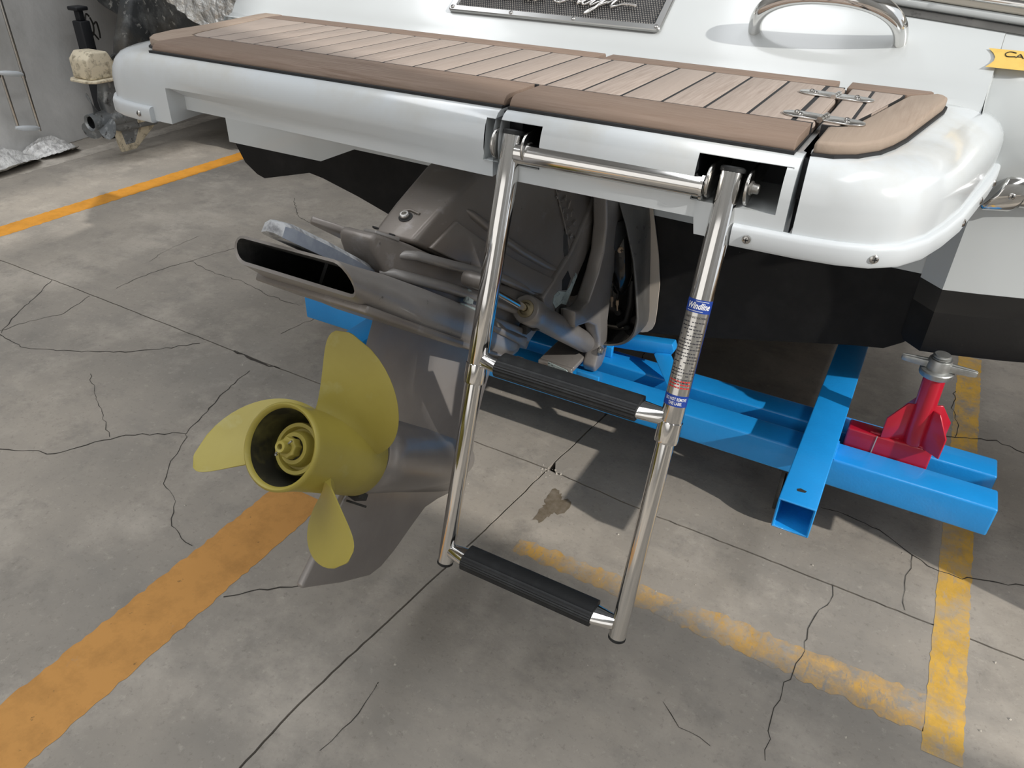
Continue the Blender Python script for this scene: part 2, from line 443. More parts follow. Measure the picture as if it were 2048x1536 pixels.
CRACKS = [
    ([(-1.864, 0.717), (-1.794, 0.752), (-1.727, 0.775), (-1.695, 0.836), (-1.656, 0.91), (-1.565, 0.978), (-1.518, 1.007), (-1.544, 1.086), (-1.579, 1.181), (-1.607, 1.324)], 0.004),
    ([(-1.518, 1.007), (-1.482, 0.965), (-1.443, 0.892), (-1.399, 0.84), (-1.327, 0.809), (-1.264, 0.748), (-1.175, 0.727)], 0.0022),
    ([(-2.441, 1.069), (-2.294, 1.058), (-2.164, 1.12), (-2.014, 1.202), (-1.93, 1.283), (-1.863, 1.363)], 0.004),
    ([(-1.996, 1.068), (-1.872, 1.002), (-1.774, 0.946), (-1.674, 0.894)], 0.002),
    ([(-2.43, 1.482), (-2.433, 1.635), (-2.401, 1.794), (-2.349, 1.976)], 0.0025),
    ([(-2.401, 1.794), (-2.231, 1.764), (-2.104, 1.766), (-1.921, 1.732), (-1.777, 1.729)], 0.0025),
    ([(-2.45, 1.075), (-2.525, 1.171), (-2.603, 1.301), (-2.68, 1.41)], 0.0035),
    ([(-2.466, 1.084), (-2.45, 1.175), (-2.403, 1.269), (-2.451, 1.397)], 0.0022),
    ([(-2.569, 2.56), (-2.396, 2.392), (-2.326, 2.363), (-2.213, 2.364)], 0.003),
    ([(-1.734, 1.386), (-1.613, 1.372), (-1.541, 1.382)], 0.009),
    ([(-1.695, 1.545), (-1.672, 1.663), (-1.659, 1.803)], 0.002),
    ([(0.014, 1.584), (0.083, 1.588), (0.153, 1.57), (0.243, 1.513), (0.305, 1.498), (0.363, 1.516), (0.448, 1.549)], 0.0032),
    ([(0.227, 1.521), (0.223, 1.45), (0.218, 1.397), (0.228, 1.341)], 0.002),
    ([(0.089, 1.334), (0.087, 1.288), (0.067, 1.231), (0.061, 1.184), (0.063, 1.129), (0.058, 1.074), (0.043, 1.015), (0.045, 0.946), (0.051, 0.864)], 0.002),
    ([(0.258, 2.069), (0.387, 2.12), (0.457, 2.097)], 0.004),
    ([(0.277, 2.348), (0.276, 2.222), (0.292, 2.145), (0.289, 2.074)], 0.003),
    ([(-0.423, 1.952), (-0.322, 1.949), (-0.188, 1.94), (-0.112, 1.914)], 0.003),
    ([(-0.136, 0.887), (-0.096, 0.853), (-0.039, 0.843)], 0.0018),
    ([(-0.588, 1.667), (-0.611, 1.836), (-0.616, 2.06)], 0.004),
    ([(-2.528, 1.712), (-2.56, 1.809), (-2.569, 1.994)], 0.0018),
    ([(-1.006, 0.661), (-0.954, 0.707), (-0.893, 0.759)], 0.005),
    ([(-0.605, 0.656), (-0.605, 0.57), (-0.613, 0.501)], 0.002),
]
for i_, (pts_, w_) in enumerate(CRACKS):
    crack(pts_, w_, 100 + i_, .005, gc)
ck = obj('hairline_crack', gc, M_CRACK, fl, smooth=0, kind='stuff')
# oil stain with a frayed outline
rnd_ = random.Random(5); sp = []
for k_ in range(40):
    a_ = 2 * pi * k_ / 40; r_ = .045 * (1 + .35 * sin(3 * a_ + 1) + rnd_.uniform(-.16, .16))
    sp.append(Vector((-.548 + r_ * cos(a_) * .62, 1.255 + r_ * sin(a_) * 1.2, .0005)))
obj('oil_stain', G().add(sp, [tuple(range(40))]), M_STAIN, fl, smooth=0)

def struct(name, g, m):
    o = obj(name, g, m, smooth=0); o['kind'] = 'structure'; return o
struct('wall_left', G().box(-7.2, -7.0, -4, 9, -.1, 7.6), M_WALL)
struct('wall_back', G().box(-7.2, 6, 9.0, 9.2, -.1, 7.6), M_WALL)
struct('wall_front', G().box(-7.2, 6, -4.2, -4.0, -.1, 7.6), M_WALL)
struct('right_shade_header', G().box(6, 6.2, -4.2, 9.2, 6.35, 7.6), M_WALL)  # unseen header added to keep sun off the film
struct('ceiling', G().box(-7.2, 6, -4.2, 9.2, 7.5, 7.6), M_ROOF)

# ------------------------------------------------------------------ motor boat
XM = -.748
boat = thing('motor_boat', 'white motor boat stern with teak swim platform and black underside on the blue trolley', 'boat', (-.748, 2.2, .25))

# --- swim platform shell: outline of the teak (T) and of the moulding's outer foot (B)
HALF = [((-.200, 1.025), (-.200, .993)), ((-.150, 1.025), (-.112, .995)), ((-.118, 1.033), (-.066, 1.001)), ((-.090, 1.047), (-.028, 1.013)),
        ((-.066, 1.072), (.002, 1.038)), ((-.049, 1.105), (.026, 1.080)), ((-.038, 1.150), (.045, 1.14)), ((-.026, 1.22), (.062, 1.21)),
        ((-.010, 1.32), (.081, 1.33)), ((.004, 1.41), (.095, 1.42)), ((.004, 1.452), (.104, 1.49)), ((-.004, 1.474), (.110, 1.58))]
ZT = .957
def mirror(pr): return [((2 * XM - t[0], t[1]), (2 * XM - b[0], b[1])) for t, b in pr][::-1]
FR = lambda x: ((x, 1.025), (x, .993))
ROWS = [(-.9, ZT), (0.05, ZT), (.22, ZT - .0015), (.45, ZT - .005), (.66, ZT - .012), (.83, .934), (.94, .920), (.99, .904), (1.0, .885), (1.0, .868), (1.0, .838)]
def P_of(pair, row, mid):
    (tx, ty), (bx, by) = pair; f, z = row
    if f < 0: f = f * .03 / max(.03, sqrt((bx - tx) ** 2 + (by - ty) ** 2))
    if mid and z < .905:
        dp = (.004 if tx > -.58 else .004 + .030 * min(1, max(0, (-.60 - tx) / .62))) * min(1, (.906 - z) / .020)
        ty += dp; by += dp; z = max(z, .860)
    return Vector((tx + (bx - tx) * f, ty + (by - ty) * f, z))
def shell(name, cols, mids, skip=None):
    rows = [[P_of(c, r, m) for c, m in zip(cols, mids)] for r in ROWS]
    under = [Vector((p.x, p.y + .05, p.z + .004)) for p in rows[-1]]
    under2 = [Vector((p.x, 1.56, p.z + .03)) for p in rows[-1]]
    g = G().grid(rows + [under, under2], skip=skip)
    top = rows[0]
    # closed cheeks of the section at both cut ends
    for e in (0, -1):
        loop = [r[e] for r in rows] + [under[e], Vector((rows[0][e].x, under[e].y, ZT))]
        g.add(loop, [tuple(range(len(loop)))])
    # bearing surface under the teak
    g.grid([top, [Vector((p.x, max(p.y, 1.475), ZT)) for p in top]])
    o = obj(name, g, M_GEL, boat, smooth=50)
    return o
left_x = [-1.31, -1.291, -1.284, -1.10, -.95, -.80, -.70, -.62, -.592, -.577]
mid_x = [-.567, -.553, -.498, -.45, -.38, -.32, -.264, -.257, -.252, -.20, -.150, -.136]
colsL = mirror(HALF[:])[:-1] + [FR(x) for x in left_x]
mL = [c[0][0] >= -1.285 for c in colsL]
def skL(i, j):
    r0 = ROWS[min(i, len(ROWS) - 1)][1]
    return j == len(colsL) - 2 and 4 <= i <= 7
o_ = shell('platform_shell', colsL, mL, skL)
colsM = [FR(x) for x in mid_x]
for q_ in range(len(colsM)):
    if mid_x[q_] > -.16: colsM[q_] = ((mid_x[q_], 1.026), (mid_x[q_], .9935))
mM = [x < -.256 for x in mid_x]
def skM(i, j):
    x = (mid_x[j] + mid_x[j + 1]) / 2
    return 4 <= i <= 7 and (x < -.498 or -.264 < x < -.150)
shell('platform_hatch', colsM, mM, skM)
colsR = [((-.129, 1.0275), (-.125, .9942)), ((-.124, 1.0295), (-.098, .9965))] + HALF[2:]
shell('platform_shell', colsR, [False] * len(colsR))
# ladder pockets: white recesses, their shade painted near-black on some walls
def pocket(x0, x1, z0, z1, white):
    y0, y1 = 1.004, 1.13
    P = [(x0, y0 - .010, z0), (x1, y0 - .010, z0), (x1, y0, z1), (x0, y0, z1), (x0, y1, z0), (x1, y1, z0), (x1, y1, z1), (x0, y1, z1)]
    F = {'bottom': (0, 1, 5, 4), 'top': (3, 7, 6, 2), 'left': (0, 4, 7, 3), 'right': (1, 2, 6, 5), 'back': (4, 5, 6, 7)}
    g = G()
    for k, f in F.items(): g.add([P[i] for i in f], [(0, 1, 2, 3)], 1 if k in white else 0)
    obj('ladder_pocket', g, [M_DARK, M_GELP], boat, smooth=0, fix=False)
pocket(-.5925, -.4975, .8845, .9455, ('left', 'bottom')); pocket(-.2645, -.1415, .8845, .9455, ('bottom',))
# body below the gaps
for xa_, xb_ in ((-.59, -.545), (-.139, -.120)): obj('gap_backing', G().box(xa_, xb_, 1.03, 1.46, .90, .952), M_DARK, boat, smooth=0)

# --- white trim strips along the foot of both platform ends
def trim_strip(cols, outs):
    prof = [(-.002, .8645), (.0055, .864), (.0085, .861), (.0095, .857), (.0095, .839), (.007, .8350), (-.02, .8345)]
    rings = []
    n = len(cols)
    pts = [Vector((c[1][0], c[1][1], 0)) for c in cols]
    for i, p in enumerate(pts):
        t = (pts[min(i + 1, n - 1)] - pts[max(i - 1, 0)]).normalized(); nn = Vector((t.y, -t.x, 0))
        rings.append([p + nn * d + Vector((0, 0, z)) for d, z in prof])
    return obj('trim_strip', G().rings(rings), M_RIM, boat, smooth=50), pts
ts, tp = trim_strip(HALF, 1)
ts2, tp2 = trim_strip(mirror(HALF)[:-1] + [FR(-1.338)], 1)
def screw(p, nrm, r, parent, m=M_STEEL, up=(0, 0, 1)):
    nrm = Vector(nrm).normalized(); g = G()
    g.lathe([(0, r), (r * .35, r * .93), (r * .6, r * .6), (r * .62, 0)], p, nrm, 14)
    a = nrm.cross(Vector(up)).normalized(); b = nrm.cross(a); p = Vector(p) + nrm * r * .6
    for u_, v_ in ((a, b), (b, a)):
        g.prism([p - u_ * r * .55 - v_ * r * .12, p + u_ * r * .55 - v_ * r * .12, p + u_ * r * .55 + v_ * r * .12, p - u_ * r * .55 + v_ * r * .12], nrm * r * .05, 1)
    return obj('screw', g, [m, M_DARK], parent, smooth=40)
for p_, n_ in (((-.178, .9835, .849), (0, -1, 0)), ((-.0215, 1.0065, .849), (.45, -.9, 0)), ((.072, 1.22, .849), (1, -.2, 0)), ((.0915, 1.345, .849), (1, -.15, 0)), ((.109, 1.46, .849), (1, -.1, 0))):
    screw(p_, n_, .0062, ts)
screw((-1.372, .985, .849), (-.25, -1, 0), .006, ts2)

# --- teak deck
ZW = .975
def teak(name, poly, m, bev=.0012, z0=ZT + .001, z1=ZW, caulk=False):
    return obj(name, G().prism([(x, y, z0) for x, y in poly], (0, 0, z1 - z0)), m, boat, bevel=bev, smooth=35, seg=2)
FI, RI = 1.1305, 1.4125          # inner edges of front and rear border
CG = .0022                      # half caulk
lines = [-1.310, -1.248, -1.189, -1.130, -1.070, -1.008, -.945, -.881, -.817, -.752, -.688, -.624, -.561, -.496, -.432, -.367, -.302, -.239, -.177]
# left end board and corner: plan curves
LBo = [(-1.350, 1.045), (-1.395, 1.062), (-1.422, 1.093), (-1.440, 1.15), (-1.452, 1.265), (-1.475, 1.37), (-1.492, 1.45), (-1.492, 1.474)]
LBi = [(-1.345, FI), (-1.362, 1.136), (-1.374, 1.16), (-1.40, 1.265), (-1.424, 1.37), (-1.436, RI)]
teak('teak_board', LBo + [(-1.44, 1.474), (-1.44, RI)] + LBi[::-1] + [(-1.350, FI)], M_TEAKY, .0035)
teak('teak_plank', [(-1.345 + CG, FI + CG), (-1.310 - CG, FI + CG), (-1.310 - CG, RI - CG), (-1.434 + CG, RI - CG), (-1.421 + CG, 1.37), (-1.398 + CG, 1.265), (-1.371 + CG, 1.16), (-1.36 + CG, 1.138)], M_TEAK)
for a_, b_ in zip(lines[:-1], lines[1:]):
    if abs(a_ + .624) < 1e-6:    # plank beside the hatch edge
        teak('teak_plank', [(a_ + CG, FI + CG), (-.561 - CG, FI + CG), (-.561 - CG, RI - CG), (a_ + CG, RI - CG)], M_TEAK)
        continue
    teak('teak_plank', [(a_ + CG, FI + CG), (b_ - CG, FI + CG), (b_ - CG, RI - CG), (a_ + CG, RI - CG)], M_TEAK)
teak('teak_plank', [(-.177 + CG, FI + CG), (-.147, FI + CG), (-.147, RI - CG), (-.177 + CG, RI - CG)], M_TEAK, .004)
# borders: front and rear, each in two lengths
def border(x0, x1, y0, y1, nose):
    z0 = ZT + .001
    if nose: prof = [(y1, z0), (y1, ZW), (y0 + .018, ZW), (y0 + .009, ZW - .002), (y0 + .003, ZW - .007), (y0, ZW - .013), (y0 + .001, z0)]
    else: prof = [(y0, z0), (y0, ZW), (y1 - .004, ZW), (y1, ZW - .004), (y1, z0)]
    g = G().prism([(x0, y, z) for y, z in prof], (x1 - x0, 0, 0))
    return obj('teak_border', g, M_TEAKB, boat, bevel=.0012, smooth=35)
border(-1.349, -.577, 1.027, FI - CG, True); border(-.567, -.150, 1.027, FI - CG, True)
border(-1.438, -.600, RI + CG, 1.472, False); border(-.585, -.165, RI + CG, 1.472, False)
# right end piece
REo = [(-.128, 1.030), (-.105, 1.036), (-.078, 1.055), (-.055, 1.09), (-.042, 1.13), (-.031, 1.18), (-.016, 1.28), (.002, 1.40), (.004, 1.44), (-.002, 1.456), (-.014, 1.462)]
teak('teak_board', [(-.128, 1.128 - CG)] + REo + [(-.052, RI + .002), (-.058, 1.385), (-.082, 1.25), (-.094, 1.185), (-.101, 1.155), (-.108, 1.14), (-.117, 1.131)], M_TEAKY, .0045)
teak('teak_plank', [(-.130, FI + CG), (-.118, 1.134), (-.110, 1.143), (-.1065, 1.15), (-.1065, RI - CG), (-.138, RI - CG), (-.138, FI + CG)], M_TEAK, .002)
teak('teak_plank', [(-.1025, 1.166), (-.098, 1.19), (-.086, 1.25), (-.062, 1.385), (-.060, RI - CG), (-.1025, RI - CG)], M_TEAK)
obj('teak_border', G().prism([(-.146, RI + CG, ZT + .001), (-.054, RI + CG + .001, ZT + .001), (-.018, 1.464, ZT + .001), (-.022, 1.472, ZT + .001), (-.146, 1.472, ZT + .001)], (0, 0, ZW - ZT - .001)), M_TEAKB, boat, bevel=.0012)
# black bedding below the teak and in its seams
bed = [(x, y) for x, y in LBo] + [(-.59, 1.474), (-.59, 1.0245), (-1.35, 1.0245)]
g = G().prism([(p[0], p[1], ZT - .001) for p in [(-1.352, 1.0215)] + [(x - .002, y - .004) for x, y in LBo] + [(-.577, 1.474), (-.577, 1.0215)]], (0, 0, .0045))
g.prism([(-.567, 1.0215, ZT - .001), (-.567, 1.474, ZT - .001), (-.148, 1.474, ZT - .001), (-.148, 1.0215, ZT - .001)], (0, 0, .0045))
g.prism([(-.1285, 1.474, ZT - .001), (-.1285, 1.0265, ZT - .001)] + [(x + .0035, y - .003, ZT - .001) for x, y in REo[1:-1]] + [(-.016, 1.47, ZT - .001)], (0, 0, .0045))
g.prism([(-1.345, FI - .004, .958), (-.572, FI - .004, .958), (-.572, RI + .004, .958), (-1.432, RI + .004, .958), (-1.395, 1.265, .958), (-1.36, 1.14, .958)], (0, 0, .0163))
g.prism([(-.566, FI - .004, .958), (-.149, FI - .004, .958), (-.149, RI + .004, .958), (-.566, RI + .004, .958)], (0, 0, .0163))
g.prism([(-.128, FI - .002, .958), (-.118, 1.132, .958), (-.104, 1.150, .958), (-.057, RI, .958), (-.057, RI + .004, .958), (-.137, RI + .004, .958), (-.137, FI - .002, .958)], (0, 0, .0163))
obj('deck_caulking', g, M_CAULK, boat, smooth=0)
"""hinges across the hatch gap"""
def hinge(cx, cy, ang):
    g = G(); z0, z1 = ZW, ZW + .003
    def leaf(sg):
        pts = [(0.004, -.017), (.024, -.018)]
        for k in range(9):
            a = -pi / 2 + pi * k / 8
            pts.append((.034 + .023 * cos(a), .018 * sin(a) + 0))
        pts += [(.024, .018), (.004, .017)]
        return [(sg * x, y) for x, y in pts]
    rot = lambda x, y: (cx + x * cos(ang) - y * sin(ang), cy + x * sin(ang) + y * cos(ang))
    for sg in (1, -1):
        L = leaf(sg); g.prism([(*rot(x, y), z0) for x, y in L], (0, 0, z1 - z0))
    h = obj('hinge', g, M_STEEL, boat, bevel=.001)
    k_ = G()
    a0 = Vector((*rot(0, -.018), z1 - .001)); a1_ = Vector((*rot(0, .018), z1 - .001))
    k_.tube([a0, a0.lerp(a1_, .3)], .0042, 12); k_.tube([a0.lerp(a1_, .36), a0.lerp(a1_, .64)], .0042, 12); k_.tube([a0.lerp(a1_, .7), a1_], .0042, 12)
    obj('hinge_knuckle', k_, M_STEEL, h)
    for x, y in ((-.039, .006), (-.030, -.007), (.030, .007), (.034, -.007)):
        screw((*rot(x, y), z1), (0, 0, 1), .0042, h, up=(0, 1, 0))
hinge(-.1405, 1.160, -.12); hinge(-.150, 1.327, -.10)

# --- hull: loft from the transom forward
SEC = [(-1.915, .86), (-1.925, .80), (-1.92, .66), (-1.895, .56), (-1.865, .505), (-1.82, .475), (-1.79, .467), (-1.60, .517), (-1.55, .51), (-1.42, .478), (-1.30, .445), (-.748, .262),
       (-.38, .335), (-.03, .424), (.035, .436), (.07, .462)]
def hull_y(x): return 1.615 + .055 * min(1, max(0, -x / 1.4))
TOPZ = .90
rows = []
for yy in (0, .5, 1.4, 2.6, 4.2):
    k_ = 1 - (yy / 4.2) ** 2 * .75
    rows.append([Vector((XM + (x - XM) * (1 if yy == 0 else k_ * (1.0)), hull_y(x) + yy, z + (yy / 4.2) ** 2 * .25)) for x, z in SEC])
def split_rows(rows, zw=.605):
    return rows
gh = G()
n = len(SEC)
for i in range(len(rows) - 1):
    for j in range(n - 1):
        q = [rows[i][j], rows[i][j + 1], rows[i + 1][j + 1], rows[i + 1][j]]
        gh.add(q, [(0, 1, 2, 3)], 1 if (SEC[j][1] + SEC[j + 1][1]) / 2 < .62 else 0)
# transom: black below the waterline, white above
def tz(x):
    for (xa, za), (xb, zb) in zip(SEC[2:-1], SEC[3:]):
        if xa <= x <= xb: return za + (zb - za) * (x - xa) / (xb - xa + 1e-9)
    return SEC[-1][1]
xs = sorted(set([s[0] for s in SEC[2:]] + [-1.7, -1.65, -1.2, -1.0, -.9, -.6, -.2, .06]))
def zw_(x): return .560 if x < -1.55 else (.560 + (x + 1.55) * .45 if x < -1.42 else .615)
for xa, xb in zip(xs[:-1], xs[1:]):
    pa = Vector((xa, hull_y(xa), 0)); pb = Vector((xb, hull_y(xb), 0)); U = Vector((0, 0, 1))
    gh.add([pa + U * min(tz(xa), zw_(xa)), pb + U * min(tz(xb), zw_(xb)), pb + U * zw_(xb), pa + U * zw_(xa)], [(0, 1, 2, 3)], 1)
    gh.add([pa + U * zw_(xa), pb + U * zw_(xb), pb + U * (.97 if xb > -1.6 else .85), pa + U * (.97 if xa > -1.6 else .85)], [(0, 1, 2, 3)], 0)

obj('hull', gh, [M_GELP, M_ANTIF], boat, smooth=30)

# --- starboard quarter beside the platform
QP = [(1.70, 1.128, 0), (1.64, 1.087, 0), (1.585, 1.046, 0), (1.553, 1.018, 0), (1.533, .985, 0), (1.522, .945, 0), (1.520, .90, 0), (1.530, .855, 0), (1.548, .82, 0), (1.560, .78, 0), (1.566, .72, 0), (1.570, .66, 0),
      (1.572, .608, 0), (1.572, .606, 1), (1.571, .560, 1), (1.570, .556, 2), (1.569, .510, 2), (1.572, .482, 2), (1.582, .466, 2), (1.605, .460, 2), (1.9, .450, 2)]
gq = G(); xsq = [.058, .075, .10, .16, .25, .4, .62]
def qpt(x, y, z): return Vector((x, y + .25 * max(0, x - .1) + (.35 * (x - .1) ** 2 if x > .1 else 0) + (0 if x >= .1 or z > .86 else (.1 - x) * 1.0), z))
for (y0, z0, m0), (y1, z1, m1) in zip(QP[:-1], QP[1:]):
    for x0, x1 in zip(xsq[:-1], xsq[1:]):
        gq.add([qpt(x0, y0, z0), qpt(x1, y0, z0), qpt(x1, y1, z1), qpt(x0, y1, z1)], [(0, 1, 2, 3)], m1)
obj('hull_quarter', gq, [M_GELP, M_BLACKG, M_ANTIF], boat, smooth=40)
# dark seam between deck and quarter
# --- sloping transom deck
DP = [(1.470, ZT), (1.484, ZT + .001), (1.497, ZT + .007), (1.510, .983), (1.53, 1.0025), (1.56, 1.0285), (1.60, 1.058), (1.64, 1.087), (1.70, 1.128)]
xl = [-1.63, -1.52, -1.3, -1.0, -.7, -.4, -.1, -.02, .02, .0572]
gs = G()
rows = [[Vector((x, y - (.03 if (x > .0 and y < 1.49) else 0), z - (.035 if (x > .0 and y < 1.49) else 0))) for i_, x in enumerate(xl)] for y, z in DP]
gs.grid(rows)
# sunk flank at both ends down to the platform moulding
gs.grid([[Vector((-1.63, y, z)) for y, z in DP], [Vector((-1.655, y + .005, z - .03)) for y, z in DP], [Vector((-1.73, y + .05, min(z - .06, .90))) for y, z in DP], [Vector((-1.915, y + .16, .845)) for y, z in DP]])
obj('transom_deck', gs, M_GELP, boat, smooth=50)
gs2 = G()
cnr = [((.004, 1.41), (.095, 1.42)), ((.004, 1.452), (.104, 1.49)), ((-.004, 1.474), (.110, 1.58))]
fr = [Vector((.060, 1.47, ZT - .012)), Vector((.058, 1.50, .966)), Vector((.0565, 1.53, 1.0)), Vector((.056, 1.58, 1.043))]
gs2.grid([fr, [p + Vector((.003, -.004, -.012)) for p in fr], [p + Vector((.0035, .02, -.05)) for p in fr]])
obj('seam_filler', gs2, M_GELP, boat, smooth=50)

# --- coaming, gap and chrome rail at the top right
def xrun(x0, x1, prof, m, name, bev=.002):
    """runs along X, sliding a little down the slope; profile given at x=.05"""
    k = Vector((1, -.095, -.069)); g = G()
    g.prism([Vector((.05, y, z)) + k * (x0 - .05) for y, z in prof], k * (x1 - x0))
    return obj(name, g, m, boat, bevel=bev)
xrun(-.45, .30, [(1.597, 1.0585), (1.609, 1.0690), (1.640, 1.0690), (1.640, 1.055)], M_CASTD, 'coaming_gap', .0005)
co = xrun(-.45, .30, [(1.609, 1.0705), (1.606, 1.0735), (1.606, 1.0815), (1.610, 1.0835), (1.70, 1.0835), (1.70, 1.0705)], M_GELP, 'coaming', .0015)
co2 = xrun(-.45, .30, [(1.614, 1.0845), (1.611, 1.087), (1.611, 1.096), (1.62, 1.125), (1.70, 1.14), (1.70, 1.0845)], M_CREAM, 'coaming_cap', .0015)
kk = Vector((1, -.095, -.069)); rc0 = Vector((.05, 1.609, 1.1005))
ra = obj('deck_rail', G().tube([rc0 + kk * -.45, rc0, rc0 + kk * .25], .0062, 18), M_CHROME, boat)
screw(rc0 + kk * -.085 + Vector((0, -.0052, .0028)), (0, -.9, .45), .0048, ra)

# --- nameplate with mesh and script lettering
TH = radians(36); SL = Vector((0, cos(TH), sin(TH))); SN = Vector((0, -sin(TH), cos(TH))); SX = Vector((1, 0, 0))
def on_slope(x, y, h=0):                  # x, distance up the slope from y=1.5, height above it
    return Vector((x, 1.5, .9865)) + SL * y + SN * h
px0, px1, py0, py1 = -1.006, -.520, .043, .185
g = G()
def frame_ring(x0, x1, y0, y1, h, r, n=5):
    pts = []
    for cx_, cy_, a0 in ((x1 - r, y1 - r, 0), (x0 + r, y1 - r, pi / 2), (x0 + r, y0 + r, pi), (x1 - r, y0 + r, 3 * pi / 2)):
        for k in range(n): a = a0 + pi / 2 * k / (n - 1); pts.append(on_slope(cx_ + r * cos(a), cy_ + r * sin(a), h))
    return pts
bw = .017
R_ = [frame_ring(px0, px1, py0, py1, .0, .008), frame_ring(px0 + .0005, px1 - .0005, py0 + .0005, py1 - .0005, .004, .008), frame_ring(px0 + .002, px1 - .002, py0 + .002, py1 - .002, .0055, .007),
      frame_ring(px0 + bw - .003, px1 - bw + .003, py0 + bw - .003, py1 - bw + .003, .0055, .005), frame_ring(px0 + bw, px1 - bw, py0 + bw, py1 - bw, .002, .004)]
g.rings(R_, True, (False, False))
npl = obj('name_plate', g, M_PLATE, boat, smooth=30)
g = G().add([on_slope(px0 + bw - .002, py0 + bw - .002, .0018), on_slope(px1 - bw + .002, py0 + bw - .002, .0018), on_slope(px1 - bw + .002, py1 - bw + .002, .0018), on_slope(px0 + bw - .002, py1 - bw + .002, .0018)], [(0, 1, 2, 3)])
nx, ny = 84, 20
for i in range(nx):
    for j in range(ny):
        cx_ = px0 + bw + (i + .25 + .5 * (j % 2)) * (px1 - px0 - 2 * bw) / nx; cy_ = py0 + bw + (j + .5) * (py1 - py0 - 2 * bw) / ny
        a = .0021; b_ = .0023
        g.add([on_slope(cx_ - a, cy_, .0018), on_slope(cx_, cy_ - b_, .0018), on_slope(cx_ + a, cy_, .0018), on_slope(cx_, cy_ + b_, .0018), on_slope(cx_, cy_, .0044)], [(0, 1, 4), (1, 2, 4), (2, 3, 4), (3, 0, 4)], 1)
obj('plate_mesh', g, [M_DARK, M_STEEL], npl, smooth=0, fix=False, kind='stuff')
for sx_, sy_ in ((px0 + .009, py0 + .009), (px1 - .009, py0 + .009), (px1 - .009, py1 - .009), (px0 + .009, py1 - .009), (px0 + .155, py0 + .008), (px0 + .30, py0 + .008)):
    screw(on_slope(sx_, sy_, .0055), SN, .0045, npl, up=(0, 1, 0))
# script: strokes in letter space (x right, y up, x-height 1)
SCRIPT = {
 'C': [[(1.5, 1.9), (1.2, 2.3), (.7, 2.2), (.2, 1.5), (.0, .7), (.3, .1), (.8, 0), (1.3, .35), (1.6, .7)]],
 'h': [[(0, 0.2), (.4, 1.2), (.8, 2.3), (.95, 2.5), (.85, 2.1), (.4, .7), (.2, 0)], [(.25, .3), (.6, .9), (.9, 1.0), (.9, .6), (.8, .1), (1.1, .1), (1.3, .4)]],
 'r': [[(0, .3), (.3, .8), (.4, 1.05), (.5, .9), (.8, .9), (.7, .3), (.8, .05), (1.1, .4)]],
 'i': [[(0, .3), (.3, .9), (.25, .2), (.4, 0), (.7, .4)], [(.42, 1.4), (.5, 1.5)]],
 's': [[(0, .2), (.4, 1.0), (.5, .7), (.65, .3), (.4, 0), (.1, .1)], [(.6, .2), (.9, .4)]],
 'a': [[(.9, .9), (.5, 1.0), (.1, .5), (.15, .05), (.5, .1), (.9, .8), (.8, .2), (.95, 0), (1.3, .4)]],
 'f': [[(0, .3), (.6, 1.2), (.9, 2.2), (.7, 2.3), (.5, 1.4), (.1, -.6), (-.2, -1.0), (-.1, -.5), (.5, .2), (.9, .5)]],
 't': [[(0, .3), (.5, 1.3), (.7, 1.9), (.4, .6), (.45, .05), (.8, .1), (1.4, .45), (2.4, .35)], [(.1, 1.2), (1.0, 1.35)]],
}
def smooth_path(p, n=5):
    P = [Vector((*q, 0)) for q in p]; out = []
    for i in range(len(P) - 1):
        a = P[max(i - 1, 0)]; b = P[i]; c = P[i + 1]; d = P[min(i + 2, len(P) - 1)]
        for k in range(n):
            t = k / n
            out.append(.5 * ((2 * b) + (c - a) * t + (2 * a - 5 * b + 4 * c - d) * t * t + (3 * b - a - 3 * c + d) * t ** 3))
    out.append(P[-1]); return out
g = G(); cur = px0 + .072; s_ = .026
for ch in 'Chris Craft':
    if ch == ' ': cur += .022; continue
    wd = 0
    for st in SCRIPT[ch]:
        pth = [on_slope(cur + (q.x + .30 * q.y) * s_, py0 + .058 + q.y * s_ * .92 - .013, .009) for q in smooth_path(st)]
        g.tube(pth, [.0019 + .0012 * abs(sin(i * .35)) for i in range(len(pth))], 8)
        wd = max(wd, max(q[0] for q in st))
    cur += (wd - .05) * s_
obj('script_lettering', g, M_STEEL, npl, smooth=60)

# --- grab handle
g = G(); pth = []; rad = []
hx0, hx1 = -.346, -.096
for k in range(33):
    t = k / 32; a = pi * t
    x = (hx0 + hx1) / 2 - (hx1 - hx0) / 2 * (abs(cos(a)) ** .92) * (1 if cos(a) > 0 else -1)
    h = .088 * sin(a) ** .85 - .004
    pth.append(on_slope(x, .077 + .004 * t, h)); rad.append(.0185 - .0035 * abs(cos(a)) ** 2)
g.tube(pth, rad, 22, squash=.8, up=SN)
obj('grab_handle', g, M_CHROME, boat, smooth=60)

